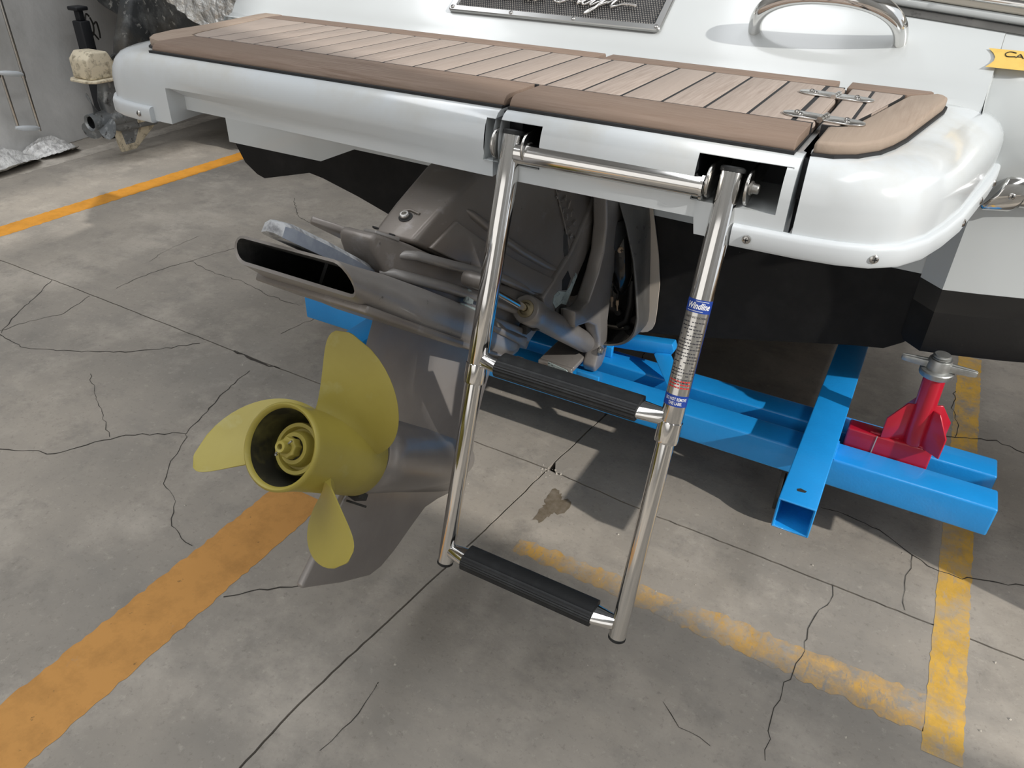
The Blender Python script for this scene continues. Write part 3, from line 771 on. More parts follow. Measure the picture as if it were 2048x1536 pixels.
# --- chrome end cap of the rub rail
g = G()
c0 = Vector((.118, 1.552, .812)); dirr = Vector((1, .30, .02)).normalized()
rings = []
for k, (d, sc) in enumerate(((0, .78), (.002, .92), (.006, 1.0), (.045, 1.0), (.048, .98))):
    ring = []
    for q in range(15):
        a = -pi / 2 + pi * q / 14
        sk = .013 * sin(a)
        ring.append(c0 + dirr * (d + sk) + Vector((.25, -1, 0)).normalized() * .024 * cos(a) * sc + Vector((0, 0, .034 * sin(a) * sc)))
    ring += [p + Vector((0, .03, 0)) for p in (ring[-1], ring[0])]
    rings.append(ring)
g.rings(rings)
cap = obj('rub_rail_cap', g, M_CHROME, boat, smooth=40)
screw(c0 + dirr * .026 + Vector((.25, -1, 0)).normalized() * .0238, (.25, -1, 0), .0058, cap)
g = G(); rings = []
for d in (.048, .5):
    ring = []
    for q in range(11):
        a = -pi / 2 + pi * q / 10
        ring.append(c0 + dirr * d + Vector((0, .2 * max(0, d - .1) ** 2, 0)) + Vector((.25, -1, 0)).normalized() * .020 * cos(a) + Vector((0, 0, .022 * sin(a) - .004)))
    rings.append(ring)
g.rings(rings)
obj('rub_rail', g, M_CHROME, boat, smooth=40)

# ------------------------------------------------------------------ masking tape
tape = thing('masking_tape', 'torn yellow masking tape strip with black handwriting over the deck seam', 'tape', (.05, 1.55, 1.02))
def on_quarter(x, s, h=0):       # follows deck and quarter at this height
    b = on_slope(x, s, h); 
    if x > .1: b.y += .25 * (x - .1)
    return b + SN * .0012
g = G(); rws = []
for s in (.041, .048, .056, .064, .072, .082):
    t = (s - .041) / .041
    x0 = .0425 + .012 * sin(t * pi) - .003 * t
    rws.append([on_quarter(x0 + (.20 - x0) * q / 10, s + .0016 * (1 - q / 10) * 0) for q in range(11)])
g.grid(rws)
obj('tape_strip', g, M_TAPE, tape, smooth=40)
g = G()
for st in ([(.081, .076), (.072, .0775), (.066, .073), (.069, .067), (.081, .068)], [(.082, .066), (.0865, .0735), (.089, .0715), (.0925, .0655)], [(.084, .068), (.091, .069)], [(.0945, .066), (.099, .074), (.1035, .067)]):
    g.tube([on_quarter(q.x, q.y, .0005) for q in smooth_path(st)], .0008, 6)
obj('handwriting', g, M_INK, tape)

# ------------------------------------------------------------------ lettering helper
def text_geo(s, size, shear=0., bold=0.):
    cu = bpy.data.curves.new('text', 'FONT'); cu.body = s; cu.size = size; cu.shear = shear; cu.offset = bold
    cu.resolution_u = 3; cu.fill_mode = 'FRONT' if hasattr(cu, 'fill_mode') else 'BOTH'
    o = bpy.data.objects.new('text', cu); COL.objects.link(o)
    dg = bpy.context.evaluated_depsgraph_get()
    me = bpy.data.meshes.new_from_object(o.evaluated_get(dg))
    v = [(p.co.x, p.co.y) for p in me.vertices]; f = [tuple(p.vertices) for p in me.polygons]
    bpy.data.objects.remove(o); bpy.data.curves.remove(cu); bpy.data.meshes.remove(me)
    return v, f

# ------------------------------------------------------------------ boarding ladder
lad = thing('boarding_ladder', 'polished steel telescoping boarding ladder with black rubber treads hung under the swim platform', 'ladder', (-.383, 1.007, .917))
LU = Vector((0, -.213, -.702)); LL = LU.length; LD = LU / LL
LF = Vector((0, LD.z, -LD.y))           # square to the rails, pointing aft (towards the camera)
if LF.y > 0: LF = -LF
PL = Vector((-.548, 1.007, .917)); PR = Vector((-.218, 1.010, .917))
def along(P, t): return P + LU * t
for P, tb in ((PL, .525), (PR, .520)):
    r1, r2 = .0168, .0138
    g = G().tube([along(P, -.012), along(P, tb - .045)], r1, 28)
    obj('upper_rail', g, M_CHROME, lad, bevel=.001)
    g = G().lathe([(0, r1), (.001, r1 + .0012), (.030, r1 + .0012), (.034, r1 + .0004), (.034, r2)], along(P, tb - .046), LD, 28)
    obj('collar', g, M_CHROME, lad)
    g = G().tube([along(P, tb - .05), along(P, .992)], r2, 26)
    obj('lower_rail', g, M_CHROME, lad)
    g = G().lathe([(0, r2 - .001), (0, r2 + .0006), (.004, r2 + .0006), (.0065, r2 - .002), (.0065, 0)], along(P, .990), LD, 24)
    obj('end_plug', g, M_RUB, lad)
    g = G().lathe([(-.003, 0), (-.003, r1 - .002), (-.001, r1 + .0006), (.004, r1 + .0006), (.004, r1 - .001)], along(P, -.017), LD, 24)
    obj('top_plug', g, M_RUB, lad)
tx = .022
g = G().tube([along(PL, tx) + Vector((.012, 0, 0)) + LF * .002, along(PR, tx) - Vector((.030, 0, 0)) + LF * .002], .0162, 28)
obj('crossbar', g, M_CHROME, lad)
g = G().lathe([(0, .0162), (.001, .019), (.005, .019), (.006, .0162)], along(PR, tx) - Vector((.036, 0, 0)) + LF * .002, (1, 0, 0), 28)
obj('crossbar_flange', g, M_CHROME, lad)
def step(t, x0, x1, rr):
    c = along(PL, t)
    # black tread: flat grooved top, rounded front with ribs
    prof = []
    N = 46
    for k in range(N):
        a = 2 * pi * k / N
        cx, cz = cos(a), sin(a)
        px = .0245 * (abs(cx) ** .62) * (1 if cx > 0 else -1); pz = .0150 * (abs(cz) ** .70) * (1 if cz > 0 else -1)
        if (cx < -.1) and k % 2: px *= .955; pz *= .955
        prof.append((px, pz))
    rings = []
    for x in (x0, x0 + .0006, x1 - .0006, x1):
        sc = .93 if x in (x0, x1) else 1
        rings.append([Vector((x, c.y + px * sc, c.z + pz * sc + .002)) for px, pz in prof])
    s = obj('step', G().rings(rings), M_RUB, lad, smooth=28)
    for xa, xb, sg in ((-.548, x0, 1), (-.218, x1, -1)):
        rings = []
        for k, f in enumerate((0, .18, .5, .85, 1.0, 1.06)):
            x = xa + sg * (rr * .6) + (xb + sg * .004 - xa - sg * rr * .6) * f
            ry = .0125 + .0085 * min(1, f) ** .8; rz = .0125 - .0010 * f
            rings.append([Vector((x, c.y + ry * cos(2 * pi * q / 22), c.z + rz * sin(2 * pi * q / 22) + .001)) for q in range(22)])
        obj('step_ferrule', G().rings(rings), M_CHROME, s, smooth=60)
step(.470, -.507, -.266, .0165)
step(.958, -.508, -.262, .0138)
# hinge ears, washers and bolts
def ear(x, th=.0042):
    pts = []
    c = Vector((x, 1.003, .911))
    for k in range(13):
        a = radians(100 + 200 * k / 12) 
        pts.append(c + Vector((0, .0225 * cos(a), .0225 * sin(a))))
    pts = [Vector((x, 1.105, .912))] + [Vector((x, 1.105, .936))] + pts
    return obj('hinge_ear', G().prism(pts, (th, 0, 0)), M_STEEL, lad, bevel=.0008)
for x in (-.5735, -.5225, -.2455, -.1935): ear(x)
for x, ax in ((-.1893, 1), (-.5183, 1)):
    p = Vector((x, 1.003, .911)); e = Vector((ax, 0, 0))
    g = G().lathe([(0, .0095), (.002, .0095), (.002, .0075), (.004, .0075), (.004, .0066), (.0095, .0066), (.0108, .0055), (.0108, 0)], p, e, 6 if x < -.5 else 20)
    obj('hinge_bolt', g, M_BRUSH, lad, smooth=30)
# instruction label wrapped round the right upper rail
LC = (Vector((0, 0, 1.22)) - along(PR, .33)); LC = (LC - LD * LC.dot(LD)).normalized(); LS = LC.cross(LD).normalized()
if LS.x < 0: LS = -LS
RLB = .0168
def onrail(s, t, h=0):     # s: arc length to the right, t: along the rail in m from the top
    a = s / RLB
    return PR + LD * t + (LC * cos(a) + LS * sin(a)) * (RLB + h)
t0, t1 = .229 * LL - .004, .4355 * LL + .002
s0, s1 = -.0245, .0215
def patch(sa, sb, ta, tb, h):
    return G().grid([[onrail(sa + (sb - sa) * q / 14, t, h) for q in range(15)] for t in (ta, tb)])
lb = obj('warning_label', patch(s0, s1, t0, t1, .00025), M_LSIL, lad, smooth=60)
g = patch(s0, s1, t0, t0 + .0185, .0004)
o_ = len(g.v)
h = patch(s0, s1, t1 - .017, t1, .0004); g.add(h.v, h.f)
h = patch(s1 - .0016, s1, t0, t1, .0004); g.add(h.v, h.f)
obj('label_border', g, M_LBLUE, lb, smooth=60, fix=False)
def label_text(s, size, sc_, tc_, m, shear=0, name='label_text', bold=0., g=None, xs=1.):
    v, f = text_geo(s, size, shear, bold)
    v = [(x * xs, y) for x, y in v]
    xs_ = [p[0] for p in v]; w_ = max(xs_) - min(xs_); x0_ = min(xs_)
    vs = [onrail(sc_ + (x - x0_ - w_ / 2), tc_ - y, .0006) for x, y in v]
    if g is not None: return g.add(vs, f)
    return obj(name, G().add(vs, f), m, lb, smooth=0, fix=False)
label_text('Windline', .0125, -.0005, t0 + .0128, M_LWHITE, .3, bold=.0003, xs=.72)
g = patch(-.006, .0125, t0 + .0018, t0 + .0024, .0006); h = patch(-.017, .006, t0 + .0158, t0 + .0164, .0006); g.add(h.v, h.f)
obj('label_rule', g, M_LWHITE, lb, fix=False)
g = G(); label_text('DO NOT REMOVE', .0066, -.0005, t1 - .0092, None, g=g, bold=.0001, xs=.60); label_text('THIS LABEL', .0066, -.0005, t1 - .0028, None, g=g, bold=.0001, xs=.60)
obj('label_text', g, M_LWHITE, lb, smooth=0, fix=False)
g = G(); label_text('SAFETY INSTRUCTIONS', .0040, -.001, t0 + .0265, None, g=g, xs=.75)
rl = random.Random(3); tt = t0 + .0315
for k in range(19):
    s = -.019
    while s < .016:
        ln = rl.uniform(.0015, .0045)
        if rl.random() < .78: h = patch(s, min(s + ln, .0175), tt, tt + .0013, .0006); g.add(h.v, h.f)
        s += ln + .0012
    tt += .0046 if k % 4 else .0058
obj('label_text', g, M_LINK, lb, smooth=0, fix=False)
g = G()
for k in range(3):
    s = -.018
    while s < .014:
        ln = rl.uniform(.002, .005); h = patch(s, s + ln, t1 - .0395 + k * .0048, t1 - .0375 + k * .0048, .0006); g.add(h.v, h.f); s += ln + .001
obj('label_text', g, M_LRED, lb, smooth=0, fix=False)

# ------------------------------------------------------------------ stern drive
XD = -.71; TAU = radians(36)
DA = Vector((0, cos(TAU), -sin(TAU))); DB = Vector((0, sin(TAU), cos(TAU))); DO = Vector((XD, .617, .532)); DX = Vector((1, 0, 0))
def D(x, u, v): return DO + DX * x + DA * u + DB * v
drv = thing('stern_drive', 'tilted grey stern drive with an olive yellow three blade propeller under the white boat', 'boat engine', (XD, 1.2, .25))

# --- propeller (its shaft is two degrees steeper)
TP = radians(38)
PA = Vector((0, cos(TP), -sin(TP))); PB = Vector((0, sin(TP), cos(TP)))
def PP(u, r, th): return DO + PA * u + DX * (r * cos(th)) + PB * (r * sin(th))
prop = obj('propeller', G().lathe([(.001, .0585), (-.004, .060), (-.0065, .0635), (-.004, .0668), (.004, .0665), (.03, .0645), (.08, .0652), (.14, .0668), (.188, .0685), (.19, .066), (.19, .05)], DO, PA, 56), M_PROP, drv, smooth=60)
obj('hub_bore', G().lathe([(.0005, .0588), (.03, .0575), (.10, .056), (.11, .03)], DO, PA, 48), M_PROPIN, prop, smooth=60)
g = G().lathe([(.045, .0405), (.038, .041), (.034, .0395), (.034, .034), (.040, .032), (.044, .0315), (.044, .028), (.030, .0265), (.026, .024), (.026, .018)], DO, PA, 40)
obj('inner_hub', g, M_PROP, prop, smooth=40)
g = G()
rings = []
for u_, k0 in ((.026, 1.0), (.012, 1.0), (.010, .9)):
    rings.append([PP(u_, (.0172 if q % 2 else .0148) * k0, 2 * pi * q / 16) for q in range(16)])
g.rings(rings)
obj('castle_nut', g, M_PROP, prop, bevel=.0008)
obj('shaft_end', G().lathe([(.012, .0095), (-.004, .0095), (-.0055, .0085), (-.0055, .0045), (.002, .004), (.002, 0)], DO, PA, 24), M_PROP, prop, smooth=40)
g = G()
g.tube([PP(.004, -.017, .9), PP(.003, 0, 0), PP(.004, .0165, .9), PP(-.003, .0185, .75)], .0014, 8)
g.tube([PP(.004, .0175, -2.2), PP(.001, .014, -1.9), PP(-.006, .0135, -1.7)], .0014, 8)
obj('cotter_pin', g, M_BRUSH, prop)
TH0, PIT, RAKE, W0, RT, SKEW, PWR, U0, W1 = 56.85, .523, .326, 36.8, .194, 24.6, 2.42, .107, -9.67
def blade(k):
    rh = .060; nr, ns = 22, 20
    front = []; back = []
    for i in range(nr + 1):
        t = (i / nr) ** .82
        r = rh + (RT - rh) * t
        tt_ = max(0, (r - .064) / (RT - .064))
        wdt = (W0 + W1 * tt_) * max(0, 1 - tt_ ** PWR) ** .5
        if i == nr: wdt = 1.2
        th_t = .0105 * (1 - t) ** 1.2 + .0022
        fr_, bk_ = [], []
        for j in range(ns + 1):
            s = -1 + 2 * j / ns
            rel = -s * wdt + SKEW * tt_ * tt_
            u_ = U0 - rel * PIT / 360 - RAKE * (r - .064)
            ang = radians(TH0 - 120 * k + rel)
            half = th_t * .5 * max(.22, sqrt(max(0, 1 - abs(s) ** 2.6)))
            # blade normal: helix tangent x radial
            pc = PP(u_, r, ang)
            tang = (PA * (-PIT / (2 * pi)) + (DX * (-sin(ang)) + PB * cos(ang)) * r).normalized()
            rad_ = (DX * cos(ang) + PB * sin(ang) - PA * RAKE).normalized()
            nn = tang.cross(rad_).normalized()
            fil = .006 * max(0, 1 - t * 9)
            fr_.append(pc + nn * (half + fil)); bk_.append(pc - nn * (half + fil))
        front.append(fr_); back.append(bk_)
    g = G(); rings = []
    for fr_, bk_ in zip(front, back): rings.append(fr_ + bk_[::-1])
    g.rings(rings)
    return obj('blade', g, M_PROP, prop, smooth=55)
for k in range(3): blade(k)

# --- torpedo, leg, skeg
obj('gearcase', G().lathe([(.192, .052), (.195, .0655), (.20, .0675), (.212, .069), (.214, .0705), (.25, .071), (.36, .069), (.46, .063), (.54, .052), (.60, .034), (.63, .016), (.636, 0)], DO, DA, 44), M_DRIVEG, drv, smooth=50)
def leg_ring(v, ut, ul, th, x0=0, n=14):
    pts = []
    for sg in (1, -1):
        for k in range(n + 1):
            f = k / n if sg > 0 else 1 - k / n
            if (sg < 0 and k in (0, n)): continue
            s = f
            t = th * (2.6 * sqrt(s) * (1 - s) ** .8 if s > 0 else 0) * .62
            t = max(t, .0025 if 0 < s < 1 else 0)
            u_ = ul + (ut - ul) * s
            pts.append(D(sg * t + x0, u_, v))
    return pts
rings = [leg_ring(.245, .118, .60, .046), leg_ring(.213, .121, .602, .043), leg_ring(.15, .126, .607, .041), leg_ring(.10, .150, .613, .043), leg_ring(.06, .185, .620, .050), leg_ring(.03, .20, .624, .060), leg_ring(.0, .21, .625, .066), leg_ring(-.045, .22, .618, .050), leg_ring(-.070, .225, .606, .022)]
obj('lower_leg', G().rings(rings), M_DRIVEG, drv, smooth=60)
sk = [(.197, -.058), (.190, -.085), (.152, -.234), (.157, -.2385), (.27, -.243), (.36, -.240), (.392, -.226), (.425, -.195), (.46, -.15), (.495, -.108), (.54, -.090), (.60, -.074), (.60, -.03), (.3, -.03)]
n_ = len(sk)
gsk = G(); A_ = [D(.007, u, v) for u, v in sk]; B_ = [D(-.007, u, v) for u, v in sk]
gsk.add(A_ + B_, [tuple(range(n_)), tuple(range(n_, 2 * n_))[::-1]] + [(i, (i + 1) % n_, n_ + (i + 1) % n_, n_ + i) for i in range(n_)])
obj('skeg', gsk, M_DRIVEG, drv, bevel=.004, seg=3)
g = G().prism([D(.004, .20, -.078), D(.03, .197, -.072), D(.03, .225, -.078), D(.005, .228, -.088)], DB * .012)
g.tube([D(.012, .192, -.083), D(.035, .222, -.087)], .0022, 8)
obj('speedometer_pickup', g, M_SOOT, drv, bevel=.001)

# --- exhaust outlet body and cavitation plate
def ring_of(pts): return [D(*p) for p in pts]
def oct_ring(u, hw, v0, v1, cx=0, sk_=0):
    c = .028; pts = []
    H = (v1 - v0)
    c2 = min(c, H * .48)
    for (x, v, a0) in ((hw - c2, v1 - c2, 0), (-hw + c2, v1 - c2, 90), (-hw + c2, v0 + c2, 180), (hw - c2, v0 + c2, 270)):
        for k in range(5):
            a = radians(a0 + 22.5 * k)
            X = x + c2 * cos(a); Vv = v + c2 * sin(a)
            pts.append((X + cx, u + sk_ * (.5 - (Vv - v0) / H) * (1 if X > -.05 else .3) + (.0), Vv))
    return pts
outer = [oct_ring(-.100, .106, .2365, .2745, 0, .055), oct_ring(-.05, .106, .230, .279, 0, .03), oct_ring(.0, .105, .226, .286), oct_ring(.12, .104, .222, .293), oct_ring(.28, .102, .225, .300), oct_ring(.42, .094, .232, .306), oct_ring(.52, .080, .238, .308), oct_ring(.59, .058, .246, .304), oct_ring(.62, .036, .254, .298)]
inner = [oct_ring(-.100, .1015, .2415, .2705, 0, .055), oct_ring(-.05, .100, .236, .273, 0, .03), oct_ring(.0, .098, .233, .279), oct_ring(.12, .094, .231, .284)]
obj('exhaust_outlet', G().rings([ring_of(r) for r in outer], True, (False, True)), M_DRIVEL, drv, smooth=45)
g = G().rings([ring_of(r) for r in inner], True, (False, True))
g.rings([ring_of(outer[0]), ring_of(inner[0])], True, (False, False), 1)
g.prism([D(-.012, -.02, .234), D(-.006, -.02, .234), D(-.006, -.02, .28), D(-.012, -.02, .28)], DA * .12)
obj('outlet_bore', g, [M_SOOT, M_DRIVEL], drv, smooth=40)
pl = [(.103, -.048), (.108, .05), (.109, .18), (.107, .36), (.100, .48), (.090, .57), (.076, .635), (.058, .680), (.034, .705), (0, .715)]
pl = pl + [(-x, u) for x, u in pl[::-1][1:]]
def pz(u): return .2225 + .022 * max(0, u) ** 1.2
g = G(); n_ = len(pl)
top_ = [D(x, u, pz(u) + .012) for x, u in pl]; bot_ = [D(x, u, pz(u)) for x, u in pl]
g.add(top_ + bot_, [tuple(range(n_)), tuple(range(n_, 2 * n_))[::-1]] + [(i, (i + 1) % n_, n_ + (i + 1) % n_, n_ + i) for i in range(n_)])
obj('cavitation_plate', g, M_DRIVE, drv, bevel=.003)
g = G(); P_ = D(.072, .575, pz(.575) + .012)
g.lathe([(0, .0095), (.006, .0095), (.0075, .008), (.0075, 0)], P_, DB, 6)
obj('plate_bolt', g, M_STEEL, drv, smooth=20)
# upper splash plate
sp_ = [(.098, .26), (.105, .36), (.100, .47), (.082, .56), (.058, .63), (.03, .655), (0, .66)]
sp_ = sp_ + [(-x, u) for x, u in sp_[::-1][1:]]
g = G(); n_ = len(sp_)
g.add([D(x, u, .286 + .01 * (u > .5)) for x, u in sp_] + [D(x * .97, u, .275) for x, u in sp_], [tuple(range(n_)), tuple(range(n_, 2 * n_))[::-1]] + [(i, (i + 1) % n_, n_ + (i + 1) % n_, n_ + i) for i in range(n_)])
obj('splash_plate', g, M_DRIVE, drv, bevel=.002)

# --- zinc anode lying on the outlet body
g = G()
prof = [(-.036, .281), (-.034, .296), (-.024, .304), (.008, .304), (.016, .298), (.017, .281)]
rings = []
for u_, sc, dz in ((-.146, .25, .012), (-.142, .7, .004), (-.13, .95, .001), (-.05, 1, 0), (.05, 1, -.003), (.095, .96, -.006), (.113, .72, -.012), (.118, .3, -.016)):
    rings.append([D((x + .008) * sc - .008, u_ + (.02 if x > 0 else 0) * (1 if u_ > .05 else 0), .281 + (v - .281) * (sc if v > .285 else 1) + dz * (1 if v > .285 else .3)) for x, v in prof])
g.rings(rings)
an = obj('zinc_anode', g, [M_ANODE, M_ANODE_SHADE], drv, smooth=40)
for p in an.data.polygons:
    if p.normal.x > .6: p.material_index = 1  # shaded bluish tone painted on the right-facing side

# --- middle housing with ribs (narrow aft, wider forward)
def hm(u): return .030 + .052 * min(1, max(0, (u - .01) / .32))
mid = [(.008, .332), (.016, .3425), (.06, .349), (.10, .352), (.20, .355), (.30, .359), (.40, .370), (.50, .385), (.575, .365), (.60, .320), (.575, .285), (.40, .287), (.30, .286), (.20, .285), (.08, .283), (.052, .300), (.020, .318)]
g = G().rings([[D(sg * hm(u), u, v) for u, v in mid] for sg in (-1, 1)])
mh = obj('middle_housing', g, M_DRIVE, drv, bevel=.007, seg=3)
def rib(name, pts, r, m, sq=.8):
    g = G().tube([D(hm(p[0]) + p[2], p[0], p[1]) for p in pts], r, 14, squash=sq)
    return obj(name, g, m, mh, smooth=60)
rib('cast_rib', [(.060, .294, -.012), (.072, .299, .002), (.10, .302, .004), (.20, .314, .005), (.36, .329, .004), (.52, .338, .0)], [.004, .009, .0105, .0115, .0115, .010], M_DRIVEL)
rib('cast_rib', [(.075, .325, -.010), (.086, .333, .001), (.11, .340, .003), (.20, .352, .004), (.325, .372, .003), (.50, .384, .0)], [.004, .0085, .0095, .0105, .0105, .010], M_DRIVEL)
g = G().rings([[D(hm(.10) + dx, .10, .2815), D(hm(.2) + dx, .20, .2835), D(hm(.5) + dx, .5, .292), D(hm(.5) + dx, .5, .308), D(hm(.2) + dx, .20, .297), D(hm(.10) + dx, .10, .2915)] for dx in (-.008, .012)])
obj('lower_ledge', g, M_DRIVEL, mh, bevel=.003)
# little pad with two screw holes on the aft shoulder
g = G().rings([[D(.026, .020, .344 + dz), D(-.016, .046, .347 + dz), D(.004, .085, .3515 + dz), D(.040, .066, .3495 + dz)] for dz in (-.002, .004)])
obj('shoulder_pad', g, M_DRIVEL, mh, bevel=.002)
for x_, u_ in ((.012, .036), (.026, .062)):
    obj('screw_hole', G().lathe([(.0, .0052), (.0020, .0052), (.0020, .0032), (-.001, .003), (-.001, 0)], D(x_, u_, .3535), DB, 16), M_SOOT, mh, smooth=40)
# thin aft fin left of the shoulder
g = G().prism([D(-.105, .030, .334), D(-.090, .012, .334), D(-.030, .045, .334), D(-.026, .10, .334), D(-.10, .11, .334)], DB * .011)
obj('aft_fin', g, M_DRIVE, mh, bevel=.003)
g = G().rings([[D(hm(.25) + dx, .225, .291), D(hm(.3) + dx, .365, .298), D(hm(.3) + dx, .365, .304), D(hm(.25) + dx, .245, .3)] for dx in (.006, .0135)])
obj('corroded_patch', g, M_CORR, mh, bevel=.001)
g = G().prism([D(hm(.25) + .009, .245, .302), D(hm(.25) + .009, .275, .304), D(hm(.25) + .006, .278, .326), D(hm(.25) + .006, .250, .328)], DX * .006)
obj('corroded_patch', g, M_CORR, mh, bevel=.002)

# --- upper housing
def hw(u): return .040 + .056 * min(1, max(0, (u - .10) / .46))
up = [(.100, .3555), (.112, .378), (.142, .425), (.205, .512), (.27, .578), (.34, .630), (.42, .68), (.52, .71), (.62, .71), (.63, .62), (.61, .53), (.59, .45), (.575, .385), (.47, .372), (.36, .3645), (.25, .360), (.145, .3575)]
g = G()
g.rings([[D(sg * hw(u), u, v) for u, v in up] for sg in (-1, 1)])
uh = obj('upper_housing', g, M_DRIVE, drv, bevel=.010, seg=3)
pn = [(.140, .361), (.185, .424), (.29, .419), (.42, .421), (.565, .430), (.572, .394), (.45, .376), (.35, .369), (.24, .3635)]
obj('cast_panel', G().rings([[D(hw(u) + dx, u, v) for u, v in pn] for dx in (-.006, .0065)]), M_DRIVE, uh, bevel=.003, seg=2)
g = G().tube([D(hw(u) + dx, u, v) for u, v, dx in ((.20, .452, -.006), (.226, .449, .0), (.30, .444, .002), (.40, .442, .002), (.52, .446, .001), (.57, .452, -.006))], [.003, .008, .009, .009, .008, .004], 14, squash=.9)
obj('cast_rib', g, M_DRIVE, uh, smooth=60)
AN = (DB * .55 - DA * .835)              # outward from the aft slope of the housing
AT = DB * .835 + DA * .55
ac = D(-.004, .125, .3985)
g = G().tube([ac - DX * .012 + AT * .013 + AN * .001, ac + DX * .0 + AT * .0165 + AN * .0015, ac + DX * .020 + AT * .0125 + AN * .001], .0022, 10)
obj('slot_rim', g, M_DRIVE, uh, smooth=60)
g = G().lathe([(-.003, .012), (.0008, .012), (.0008, 0)], ac, AN, 20)
obj('bolt_recess', g, M_SOOT, uh)
g = G().lathe([(0, .0085), (.006, .0085), (.0075, .007), (.0075, .0045), (.004, .004), (.004, 0)], ac - DX * .001, AN, 20)
obj('socket_bolt', g, M_STEEL, uh, smooth=40)
def HP(u, v): return D(hw(u) + .0005, u, v)
g = G()
g.tube([HP(.44, .600), HP(.53, .545), HP(.605, .500), HP(.612, .52)], .0016, 8)
obj('cast_line', g, M_DRIVE, uh)
# worn raised casting marks near the top of the housing
rc = random.Random(11); g = G()
for row in range(2):
    for k in range(6):
        u_ = .46 + k * .022 + row * .010; v_ = .612 - row * .030 - k * .010
        for q in range(3):
            a = rc.uniform(0, pi)
            p = HP(u_ + rc.uniform(-.004, .004), v_ + rc.uniform(-.006, .006)); e = DA * cos(a) * .006 + DB * sin(a) * .006
            g.tube([p - e, p + e], .0014, 6)
obj('casting_mark', g, M_DRIVE, uh, kind='stuff')
# forward flange of the housing with a window and corrosion
fg = [(.520, .380), (.555, .435), (.592, .505), (.620, .61), (.635, .68), (.72, .70), (.705, .61), (.685, .51), (.668, .45), (.668, .395), (.645, .345), (.58, .335)]
fl_ = obj('housing_flange', G().rings([[D(x, u, v) for u, v in fg] for x in (-.104, .104)]), M_DRIVE, drv, bevel=.006, seg=2)
g = G().prism([D(.1035, .588, .437), D(.1035, .602, .462), D(.1035, .632, .452), D(.1035, .630, .425), D(.1035, .604, .418)], DX * .0012)
obj('flange_window', g, M_DARK, fl_)
g = G().prism([D(.1035, .585, .412), D(.1035, .628, .420), D(.1035, .640, .436), D(.1035, .650, .470), D(.1035, .664, .466), D(.1035, .650, .385), D(.1035, .604, .375), D(.1035, .575, .383), D(.1035, .570, .398)], DX * .0016)
obj('corroded_patch', g, M_CORR, fl_)
g = G().prism([D(.1045, .600, .376), D(.1045, .622, .392), D(.1045, .655, .396), D(.1045, .645, .358), D(.1045, .612, .352)], DX * .0014)
obj('flange_window', g, M_SOOT, fl_)
# bellows between flange and transom
rings = []
for k in range(15):
    t = k / 14; c = Vector((XD, 1.36 + .26 * t, .60 - .10 * t)); r = .092 + (.008 if k % 2 else -.006)
    rings.append([c + Vector((r * cos(2 * pi * q / 24), 0, r * 1.35 * sin(2 * pi * q / 24))) for q in range(24)])
obj('rubber_bellows', G().rings(rings), M_RUB, drv, smooth=30)

# --- gimbal ring arm and lower bracket
arm = [(1.375, .86), (1.42, .76), (1.455, .706), (1.474, .63), (1.472, .570), (1.452, .525), (1.411, .473), (1.372, .468), (1.336, .483), (1.338, .448), (1.351, .437), (1.423, .415), (1.470, .385), (1.500, .335), (1.504, .298), (1.486, .262), (1.495, .2425), (1.535, .2415), (1.556, .262), (1.562, .30), (1.545, .367), (1.548, .474), (1.572, .56), (1.574, .62), (1.556, .70), (1.53, .80), (1.52, .86)]
ga = G().prism([(-.598, y, z) for y, z in arm], (.034, 0, 0))
gi = obj('gimbal_arm', ga, M_DRIVEL, drv, bevel=.006, seg=3)
ga = G().prism([(-.598 - .258, y, z) for y, z in arm], (.034, 0, 0))
obj('gimbal_arm', ga, M_DRIVEL, drv, bevel=.006, seg=3)
g = G().box(-.69, -.5985, 1.437, 1.545, .264, .277)
obj('lower_bracket', g, M_DRIVEL, drv, bevel=.003)
g = G().box(-.69, -.5985, 1.425, 1.436, .2425, .277)
obj('lower_bracket', g, M_DRIVEL, drv, bevel=.003)
g = G().prism([(-.66, 1.422, .282), (-.61, 1.420, .276), (-.60, 1.424, .262), (-.622, 1.426, .250), (-.66, 1.424, .262)], (0, -.003, 0))
obj('corroded_patch', g, M_CORR, drv)
g = G().prism([(-.600, 1.336, .481), (-.600, 1.372, .468), (-.600, 1.395, .45), (-.600, 1.375, .437), (-.600, 1.345, .437)], (.0355, 0, 0))
obj('scraped_lug', g, M_DRIVEL, drv, bevel=.002)
pv = Vector((-.564, 1.507, .300))
g = G().lathe([(0, .0115), (.004, .0115), (.005, .0085), (.010, .0085), (.011, .007), (.011, 0)], pv, (1, 0, 0), 22)
obj('pivot_pin', g, M_BRUSH, drv, smooth=40)
# round cover beside the arm with two brass screws
g = G(); cc = Vector((-.560, 1.545, .585))
g.lathe([(0, .036), (.003, .035), (.006, .028), (.006, 0)], cc, Vector((.8, -.6, 0)), 30)
cv = obj('round_cover', g, M_RUB, drv, smooth=40)
for dz, dy in ((.030, .012), (-.032, -.002)):
    screw(cc + Vector((.008, dy, dz)), (.8, -.6, 0), .008, cv, M_WEND)

